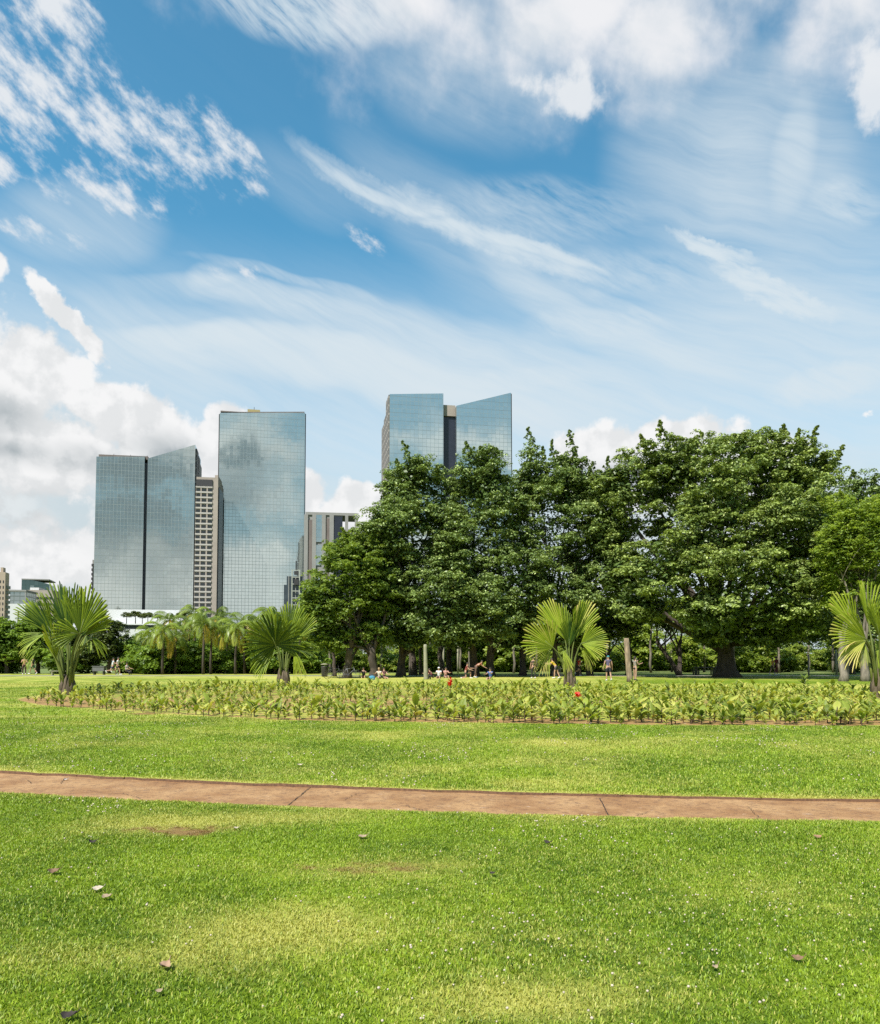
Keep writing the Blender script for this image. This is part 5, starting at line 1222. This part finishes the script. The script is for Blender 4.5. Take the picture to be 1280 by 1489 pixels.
    skin_obj('body', J, E, rad, skin, r_, 2)
    # face: nose, eyes and mouth on the front of the head; ears
    fw = hu.cross(V3((1, 0, 0))).normalized() * 1.0; fw = fw if fw.y > 0 else -fw
    mb = MB(); mb.ell(head1 + fw * .098 - hu * .005, (.012, .018, .018), 6, 5); 
    for sx_ in (-1, 1): mb.ell(head1 + V3((sx_ * .080, 0, 0)), (.012, .022, .032), 6, 5)
    mb.build('ears_and_nose', skin, r_, True)
    mb = MB()
    for sx_ in (-1, 1): mb.ell(head1 + fw * .088 + hu * .025 + V3((sx_ * .032, 0, 0)), (.012, .008, .007), 6, 4)
    mb.ell(head1 + fw * .086 - hu * .05, (.024, .008, .007), 6, 4); mb.build('eyes_and_mouth', HAIR, r_, True)
    if cap is None or longhair:
        mb = MB(); mb.ell(head1 + hu * .045 - fw * .018, (.092, .105, .095), 12, 9)
        if longhair: mb.ell(head1 - fw * .08 - hu * .04, (.06, .05, .13), 9, 7)
        mb.build('hair', hair, r_, True)
    if cap:
        mb = MB(); mb.ell(head1 + hu * .055, (.096, .110, .080), 12, 9); mb.ell(head1 + hu * .05 + fw * .12, (.065, .07, .010), 10, 5); mb.build('cap', cloth(cap), r_, True)
    if not bare:
        J2 = [P + up * .02, waist, chest, chest + up * .10]; r2 = [(.150 * slim, .120), (.132 * slim, .108), (.160 * slim, .122), (.120, .095)]; E2 = [(0, 1), (1, 2), (2, 3)]
        for i in range(2):
            shd, el_, wr = AR[i]; b = len(J2); J2 += [shd, shd.lerp(el_, sleeves)]; r2 += [.070, .056 if sleeves < .6 else .050]; E2 += [(3, b), (b, b + 1)]
            if sleeves > .9: J2 += [wr]; r2 += [.036]; E2 += [(b + 1, b + 2)]
        skin_obj('shirt', J2, E2, r2, cloth(shirt), r_, 1)
    J3 = [P + up * .05, P]; r3 = [(.146 * slim, .118), (.152 * slim, .122)]; E3 = [(0, 1)]
    for i in range(2):
        hp, kn, an, toe, fd = LG[i]; b = len(J3); J3 += [hp, hp.lerp(kn, min(1, legs))]; r3 += [.105 * slim, .088 * slim if legs < 1 else .07]; E3 += [(1, b), (b, b + 1)]
        if legs > 1: J3 += [kn.lerp(an, legs - 1)]; r3 += [.055]; E3 += [(b + 1, b + 2)]
    skin_obj('trousers' if legs > 1 else 'shorts', J3, E3, r3, cloth(shorts), r_, 1, 1)
    for i in range(2):
        hp, kn, an, toe, fd = LG[i]; mb = MB(); mb.tube([an - fd * .06 + V3((0, 0, -.02)), an + V3((0, 0, -.02)), toe - fd * .02, toe + fd * .05], [.040, .050, .044, .026], 8); mb.build('shoe', shoe, r_, True)
    if pack:
        mb = MB(); c0 = chest - fw * .17 + up * .02; mb.ell(c0, (.14, .09, .20), 10, 8); mb.build('backpack', cloth(pack), r_, True)
    return r_
person(885, 990.5, 'person seen from behind in a purple tank top, black shorts and teal cap', rz=4, H=1.78, shirt=(.10, .085, .14), shorts=(.015, .015, .02), cap=(.05, .22, .24), sleeves=.05, legs=.85, hip=(2, -14), knee=(2, 10), sh=((-4, 16), (2, 14)), elb=(26, 22), slim=1.18)
person(924, 990, 'woman in a grey vest and dark shorts standing behind the wooden post', rz=-60, H=1.72, skin=SK1, shirt=(.22, .20, .17), shorts=(.02, .022, .035), sleeves=.05, legs=.38, hip=(4, -3), knee=(2, 4), sh=((40, 4), (30, 8)), elb=(95, 80), longhair=True, shoe=SHOED)
person(842, 983, 'runner in a red shirt beside the yellow-green fan palm', rz=-65, H=1.74, shirt=(.55, .05, .02), shorts=(.05, .02, .02), lean=8, hip=(30, -22), knee=(30, 55), sh=((35, 8), (-30, 8)), elb=(80, 85), skin=SK1)
person(809, 987, 'person in a yellow shirt leaning forward left of the red-shirted runner', rz=60, H=1.7, shirt=(.60, .42, .03), shorts=(.05, .05, .06), lean=38, hip=(12, -12), knee=(10, 12), sh=((70, 6), (60, 6)), elb=(25, 20))
person(776, 987, 'person in dark clothes standing in the shade left of the yellow shirt', rz=20, H=1.7, shirt=(.02, .03, .022), shorts=(.02, .02, .02), legs=1.9, sleeves=.5, hip=(4, -4))
person(714, 988.5, 'person in a blue shirt seated on the ground by the double trunk', rz=150, H=1.72, shirt=(.06, .13, .33), shorts=(.03, .03, .04), lean=12, hip=(105, 95), knee=(105, 80), sh=((70, 8), (60, 8)), elb=(25, 30), drop=-.13)
person(692, 986, 'person in a rust shirt bending over, left of the double trunk', rz=-80, H=1.7, shirt=(.24, .07, .035), shorts=(.10, .06, .045), legs=1.8, lean=62, hip=(8, -6), knee=(8, 8), sh=((50, 5), (42, 5)), elb=(15, 20))
person(677, 986, 'person in a brown-red shirt kneeling, facing the one bending over', rz=-100, H=1.7, shirt=(.20, .045, .035), shorts=(.03, .03, .03), lean=18, hip=(85, 10), knee=(88, 95), sh=((60, 6), (40, 6)), elb=(30, 35), drop=-.52)
person(648, 986, 'person in pale pink seated beside the white-capped one', rz=200, H=1.66, shirt=(.55, .30, .27), shorts=(.10, .10, .14), lean=10, hip=(100, 95), knee=(95, 90), sh=((60, 8), (55, 8)), elb=(40, 30), drop=-.13)
person(638.5, 986.5, 'person in a white top and white cap seated right of the concrete post', rz=170, H=1.7, shirt=(.65, .65, .68), shorts=(.08, .08, .10), cap=(.7, .7, .68), lean=6, hip=(100, 96), knee=(95, 100), sh=((45, 8), (50, 8)), elb=(40, 40), drop=-.13)
person(630, 987.5, 'person in dark red crouching beside the concrete post', rz=60, H=1.6, shirt=(.10, .02, .02), shorts=(.02, .02, .025), legs=1.9, lean=40, hip=(110, 105), knee=(120, 120), sh=((60, 6), (60, 6)), elb=(40, 40), drop=-.22)
person(552, 987, 'fair-haired person in a pale top seated on the ground near the blue bag', rz=160, H=1.66, hair=HAIR2, shirt=(.50, .48, .40), shorts=(.25, .25, .3), longhair=True, lean=12, hip=(98, 90), knee=(90, 80), sh=((50, 8), (60, 8)), elb=(40, 35), drop=-.13)
person(559, 987, 'person in a dark maroon top seated against the trunk near the blue bag', rz=210, H=1.66, shirt=(.12, .05, .05), shorts=(.04, .04, .05), lean=-8, hip=(85, 95), knee=(60, 90), sh=((45, 8), (50, 8)), elb=(40, 35), drop=-.13)
person(529, 986, 'person in black seated on the ground left of the blue bag', rz=180, H=1.7, shirt=(.02, .02, .022), shorts=(.02, .02, .022), lean=15, hip=(100, 90), knee=(100, 90), sh=((60, 8), (60, 8)), elb=(40, 35), drop=-.13)
person(1129.5, 982, 'person in a maroon shirt and trousers walking under the broad tree', rz=-75, H=1.78, skin=SK2, shirt=(.20, .025, .03), shorts=(.12, .02, .03), legs=1.7, hip=(18, -16), knee=(6, 14), sh=((-18, 6), (18, 6)), elb=(12, 20))
person(1124, 982, 'person in an orange-yellow shirt walking just behind the maroon one', rz=-75, H=1.62, shirt=(.62, .32, .03), shorts=(.10, .08, .06), hip=(-14, 18), knee=(14, 6), sh=((16, 6), (-16, 6)), elb=(20, 12))
person(163.5, 981.3, 'left runner of two in white shirts, wearing blue shorts', rz=-70, H=1.74, shirt=(.60, .64, .72), shorts=(.03, .05, .14), hip=(32, -24), knee=(20, 60), lean=8, sh=((-30, 8), (35, 8)), elb=(80, 85))
person(170.5, 981.3, 'right runner of two in white shirts, wearing black shorts', rz=-80, H=1.78, shirt=(.68, .70, .72), shorts=(.015, .015, .03), hip=(-26, 30), knee=(55, 22), lean=8, sh=((35, 8), (-30, 8)), elb=(85, 80))
person(184, 981, 'person in a white vest seated with dark trousers, right of the runners', rz=-110, H=1.7, shirt=(.70, .66, .70), shorts=(.02, .02, .025), legs=1.9, sleeves=.05, lean=4, hip=(88, 80), knee=(80, 70), sh=((40, 8), (35, 8)), elb=(40, 40), drop=-.40)
person(35, 981, 'person in a peach top and dark red trousers at the far left hedge', rz=-150, H=1.74, shirt=(.58, .30, .20), shorts=(.05, .015, .02), legs=1.9, hip=(4, -4), sh=((30, 14), (30, 14)), elb=(70, 70))
person(47.5, 981, 'person in a dark top and green shorts walking at the far left', rz=70, H=1.76, skin=SK1, shirt=(.03, .035, .035), shorts=(.04, .12, .08), legs=.8, hip=(22, -18), knee=(8, 18), sh=((-20, 6), (20, 6)), elb=(20, 25))

# ================================================================ posts, bins, bicycles, benches, bags
M_post = barkmat('weathered_wood', (0.27, 0.20, 0.13), 7); M_cpost = simple('post_concrete', (0.26, 0.25, 0.17), .9, var=.2, scale=3, bump=.3)
gx, gy = G(916, 991.5); k = gy / FPX; zt = AT(911, 928, gy).z
mb = MB(); mb.tube([(0, 0, -.1), (0, 0, .3), (-.10, 0, zt * .5), (-.2, 0, zt - .03), (-.2, 0, zt)], [.21, .20, .185, .175, .15], 14, jit=.04)
o = mb.build('wooden_post', M_post, None, True, (gx, gy, 0)); tag(o, 'thick weathered wooden post, slightly leaning, beside the woman in the grey vest', 'post')
gx, gy = G(619.5, 988); zt = AT(619, 937, gy).z
mb = MB(); mb.tube([(0, 0, -.1), (0, 0, .1), (-.03, 0, zt * .55), (-.05, 0, zt - .25), (-.05, 0, zt - .04), (-.05, 0, zt)], [.19, .175, .15, .135, .13, .06], 12, jit=.03)
o = mb.build('concrete_post', M_cpost, None, True, (gx, gy, 0)); tag(o, 'pale greenish concrete post standing alone before the dark trunks', 'post')
gx, gy = G(1176.5, 985); zt = AT(1176, 952, gy).z
mb = MB(); mb.tube([(0, 0, -.1), (0, 0, zt)], [.07, .06], 8); o = mb.build('metal_pole', M_conc2, None, True, (gx, gy, 0)); tag(o, 'thin grey metal pole between the walkers and the right fan palm', 'pole')
gx, gy = G(1231, 987); zt = AT(1231, 925, gy).z
mb = MB(); mb.tube([(0, 0, -.1), (0, 0, .2), (.04, 0, zt * .6), (0, 0, zt)], [.27, .22, .19, .17], 12, jit=.05); o = mb.build('wooden_post', M_post, None, True, (gx, gy, 0)); tag(o, 'brown wooden post standing just left of the rightmost fan palm', 'post')
for px, py, h_, lab in ((645, 978, 3.4, 'thin pale post behind the seated group'), (666, 978, 3.0, 'thin pale post far behind the kneeling person'), (1217, 982, 2.4, 'slim grey post left of the brown wooden post')):
    gx, gy = G(px, py); mb = MB(); mb.tube([(0, 0, -.1), (0, 0, h_)], [.11, .09], 8); o = mb.build('slim_post', M_cpost, None, True, (gx, gy, 0)); tag(o, lab, 'post')
# litter bin
gx, gy = G(472, 984); r_ = root('litter_bin', (gx, gy, 0), 'dark round litter bin with a pale lid under the yellow-green tree', 'bin')
mb = MB(); mb.tube([(0, 0, 0), (0, 0, .05), (0, 0, .85), (0, 0, .9)], [.22, .26, .30, .31], 16); mb.build('bin_body', M_dkm, r_, True)
mb = MB(); mb.tube([(0, 0, 1.04), (0, 0, 1.08), (0, 0, 1.14)], [.34, .33, .12], 16)
for a in (0.5, 2.6, 4.7): mb.tube([(math.cos(a) * .26, math.sin(a) * .26, .88), (math.cos(a) * .26, math.sin(a) * .26, 1.05)], .02, 5)
mb.build('lid', M_cpost, r_, True)
# bicycles
M_tyre = simple('tyre', (.015, .015, .016), .8); M_frame = simple('bicycle_paint', (.03, .03, .035), .35); M_frame2 = simple('bicycle_paint_grey', (.16, .17, .18), .35)
def bicycle(px, py, rz, label, fm, lean=8):
    gx, gy = G(px, py); r_ = root('bicycle', (gx, gy, 0), label, 'bicycle', None, R(rz)); r_.rotation_euler.x = R(lean)
    for x_ in (-.52, .52):
        mb = MB(); mb.tube([(x_ + .335 * math.cos(a * math.pi / 12), 0, .35 + .335 * math.sin(a * math.pi / 12)) for a in range(25)], .02, 6, cap=False)
        wh = mb.build('wheel', M_tyre, r_, True); mb = MB()
        for a in range(10): mb.tube([(x_, 0, .35), (x_ + .33 * math.cos(a * .628), 0, .35 + .33 * math.sin(a * .628))], .004, 3)
        mb.build('spokes', M_conc2, wh)
    mb = MB(); bb, seat, hd_ = (-.08, 0, .30), (-.22, 0, .82), (.34, 0, .84)
    for a, b_ in ((bb, seat), (bb, (.37, 0, .72)), ((-.20, 0, .76), hd_), (bb, (-.52, 0, .35)), (seat, (-.52, 0, .35)), (hd_, (.52, 0, .35)), (hd_, (.31, 0, .98))): mb.tube([a, b_], .018, 6)
    mb.build('frame', fm, r_, True)
    mb = MB(); mb.ell((-.24, 0, .90), (.14, .07, .035), 10, 6); mb.build('saddle', M_tyre, r_, True)
    mb = MB(); mb.tube([(.36, -.28, 1.0), (.31, -.1, 1.0), (.31, .1, 1.0), (.36, .28, 1.0)], .014, 6); mb.build('handlebar', M_tyre, r_, True)
    mb = MB(); mb.tube([(-.08, -.02, .30), (-.08, .02, .30)], .09, 12); mb.tube([(-.08, -.08, .30), (.05, -.08, .20)], .012, 5); mb.tube([(-.08, .08, .30), (-.21, .08, .40)], .012, 5); mb.build('crankset', M_dkm, r_)
bicycle(486, 987, 8, 'dark bicycle parked nearest the litter bin', M_frame)
bicycle(508, 986.5, -6, 'grey bicycle parked second from the litter bin', M_frame2, -7)
bicycle(818, 986.5, 12, 'bicycle held by the person in the yellow shirt', M_frame, 3)
# blue bag, bench, grill box, picnic table
gx, gy = G(541, 988.5); r_ = root('carry_bag', (gx, gy, 0), 'light blue bag on the grass beside the seated people', 'bag')
mb = MB(); mb.ell((0, 0, .15), (.25, .14, .17), 12, 8); mb.box((-.20, -.11, 0), (.20, .11, .09)); mb.build('bag_body', cloth((.05, .22, .34)), r_, True)
mb = MB(); mb.tube([(-.1, 0, .29), (-.08, 0, .40), (.08, 0, .40), (.1, 0, .29)], .015, 5); mb.build('handle', cloth((.03, .12, .22)), r_)
def bench(name, px, Y, w_, h_, d, label, cat, mat, back=False, table=False):
    r_ = root(name, (AT(px, 956, Y).x, Y, 0), label, cat)
    mb = MB(); mb.box((-w_ / 2, -d / 2, h_ - .06), (w_ / 2, d / 2, h_)); mb.build('tabletop' if table else 'seat', mat, r_)
    for x_ in (-w_ / 2 + .2, w_ / 2 - .2): mb = MB(); mb.box((x_ - .05, -d / 2 + .05, -.02), (x_ + .05, d / 2 - .05, h_ - .062)); mb.build('leg', mat, r_)
    if table:
        for y_ in (-.75, .75):
            mb = MB(); mb.box((-w_ / 2, y_ - .14, .42), (w_ / 2, y_ + .14, .46)); mb.build('bench_seat', mat, r_)
            for x_ in (-w_ / 2 + .2, w_ / 2 - .2): mb = MB(); mb.box((x_ - .04, y_ - .1, -.02), (x_ + .04, y_ + .1, .418)); mb.build('leg', mat, r_)
bench('park_bench', 88, 71, 1.8, .42, .4, 'low pale bench behind the leftmost fan palm', 'bench', M_cpost)
bench('picnic_table', 1025, 72, 2.1, .75, .7, 'dark picnic table in the shade left of the massive trunk', 'table', M_dkm, table=True)
r_ = root('barbecue_grill', (AT(145, 956, 73).x, 73, 0), 'grey box grill standing left of the two white-shirted runners', 'grill')
mb = MB(); mb.box((-.55, -.3, .35), (.55, .3, .78)); mb.box((-.6, -.35, .78), (.6, .35, .84)); mb.build('grill_box', simple('grill_steel', (.12, .12, .125), .5), r_)
for x_ in (-.45, .45): mb = MB(); mb.box((x_ - .05, -.2, -.02), (x_ + .05, .2, .348)); mb.build('leg', M_dkm, r_)

# ================================================================ fallen leaves
def dead_leaf(px, py, size, c_, label, rz, curl=.35, seed=0):
    gx, gy = G(px, py); rng = random.Random(seed); n = 8; V = []; F = []
    for i in range(n + 1):
        u = i / n; curl_ = curl * .35; x_ = (u - .5) * size; w_ = size * .36 * math.sin(math.pi * min(1, u * .96 + .03)) ** .7 * rng.uniform(.8, 1.1); zz = curl_ * size * (2 * u - 1) ** 2 + rng.uniform(-.03, .03) * size
        V += [(x_, -w_, zz + curl_ * size * rng.uniform(.2, .9)), (x_, -w_ * .5, zz + curl_ * size * .15), (x_, 0, zz), (x_, w_ * .5, zz + curl_ * size * .15), (x_, w_, zz + curl_ * size * rng.uniform(.2, .9))]
    for i in range(n):
        for j in range(4): a = i * 5 + j; F.append((a, a + 5, a + 6, a + 1))
    V += [(size * .5, 0, V[n * 5 + 2][2]), (size * .72, .004, V[n * 5 + 2][2] + .02)]
    mb = MB(); mb.v = V[:-2]; mb.f = F; mb.m = [0] * len(F); mb.tube([V[-2], V[-1]], .0022, 4)
    o = mb.build('fallen_leaf', simple('dry_leaf', c_, .8, var=.3, scale=40), None, True, (gx, gy, .026 if not (1121 < py < 1190) else -.02), R(rz)); o.rotation_euler.x = R(rng.uniform(4, 14)); o.scale = (.85, 1, 1)
    o.data.polygons.foreach_set('use_smooth', [True] * len(o.data.polygons)); tag(o, label, 'leaf'); return o
PALE = (.30, .22, .14); BR = (.17, .10, .055); DK = (.035, .025, .02); WH = (.42, .35, .26)
for i, (px, py, s_, c_, lab, rz, cu) in enumerate((
    (78, 1273, .12, BR, 'curled reddish-brown fallen leaf at the left, above the two pale ones', 30, .5), (142, 1297, .10, WH, 'pale flat fallen leaf, upper of the close pair at left', 10, .15), (155, 1309, .09, PALE, 'pale brown fallen leaf, lower of the close pair at left', -20, .3),
    (135, 1229, .10, DK, 'small black fallen leaf on the grass left of the bare patch', 15, .5), (527, 1221, .105, PALE, 'pink-brown fallen leaf on the grass just below the middle of the path', 5, .35), (344, 1208, .07, WH, 'tiny pale fallen leaf at the right of the bare patch', 0, .3),
    (239, 1412, .10, (.30, .19, .12), 'pinkish curled fallen leaf on the yellow grass at lower left', 75, .5), (231, 1449, .05, PALE, 'tiny tan fallen leaf below the pinkish curled one', 40, .3), (797, 1230, .10, DK, 'black curled fallen leaf lying near the centre right', -35, .5), (716, 1275, .06, DK, 'tiny dark fallen leaf on the grass below the black curled one', -10, .4),
    (1189, 1221, .10, (.26, .15, .08), 'orange-brown fallen leaf on the grass at the right below the path', 0, .3), (1160, 1401, .085, (.19, .11, .06), 'small brown fallen leaf among the clover at lower right', -10, .4), (1195, 1242, .04, DK, 'tiny dark leaf scrap beneath the orange-brown leaf', 0, .3),
    (436, 1115, .11, WH, 'whitish fallen leaf on the lawn between path and flower bed', 10, .4), (1252, 1070, .11, WH, 'pale fallen leaf near the front of the bed at right', 0, .4), (100, 1486, .10, DK, 'dark fallen leaf at the bottom edge on the left', 5, .4), (1040, 1413, .05, PALE, 'tiny pale leaf scrap left of the small brown leaf', 20, .3), (96, 1131, .07, (.5, .5, .5), 'small grey-white leaf scrap lying on the path at left', 5, .1))):
    dead_leaf(px, py, s_ * .85, c_, lab, rz, cu, 50 + i)
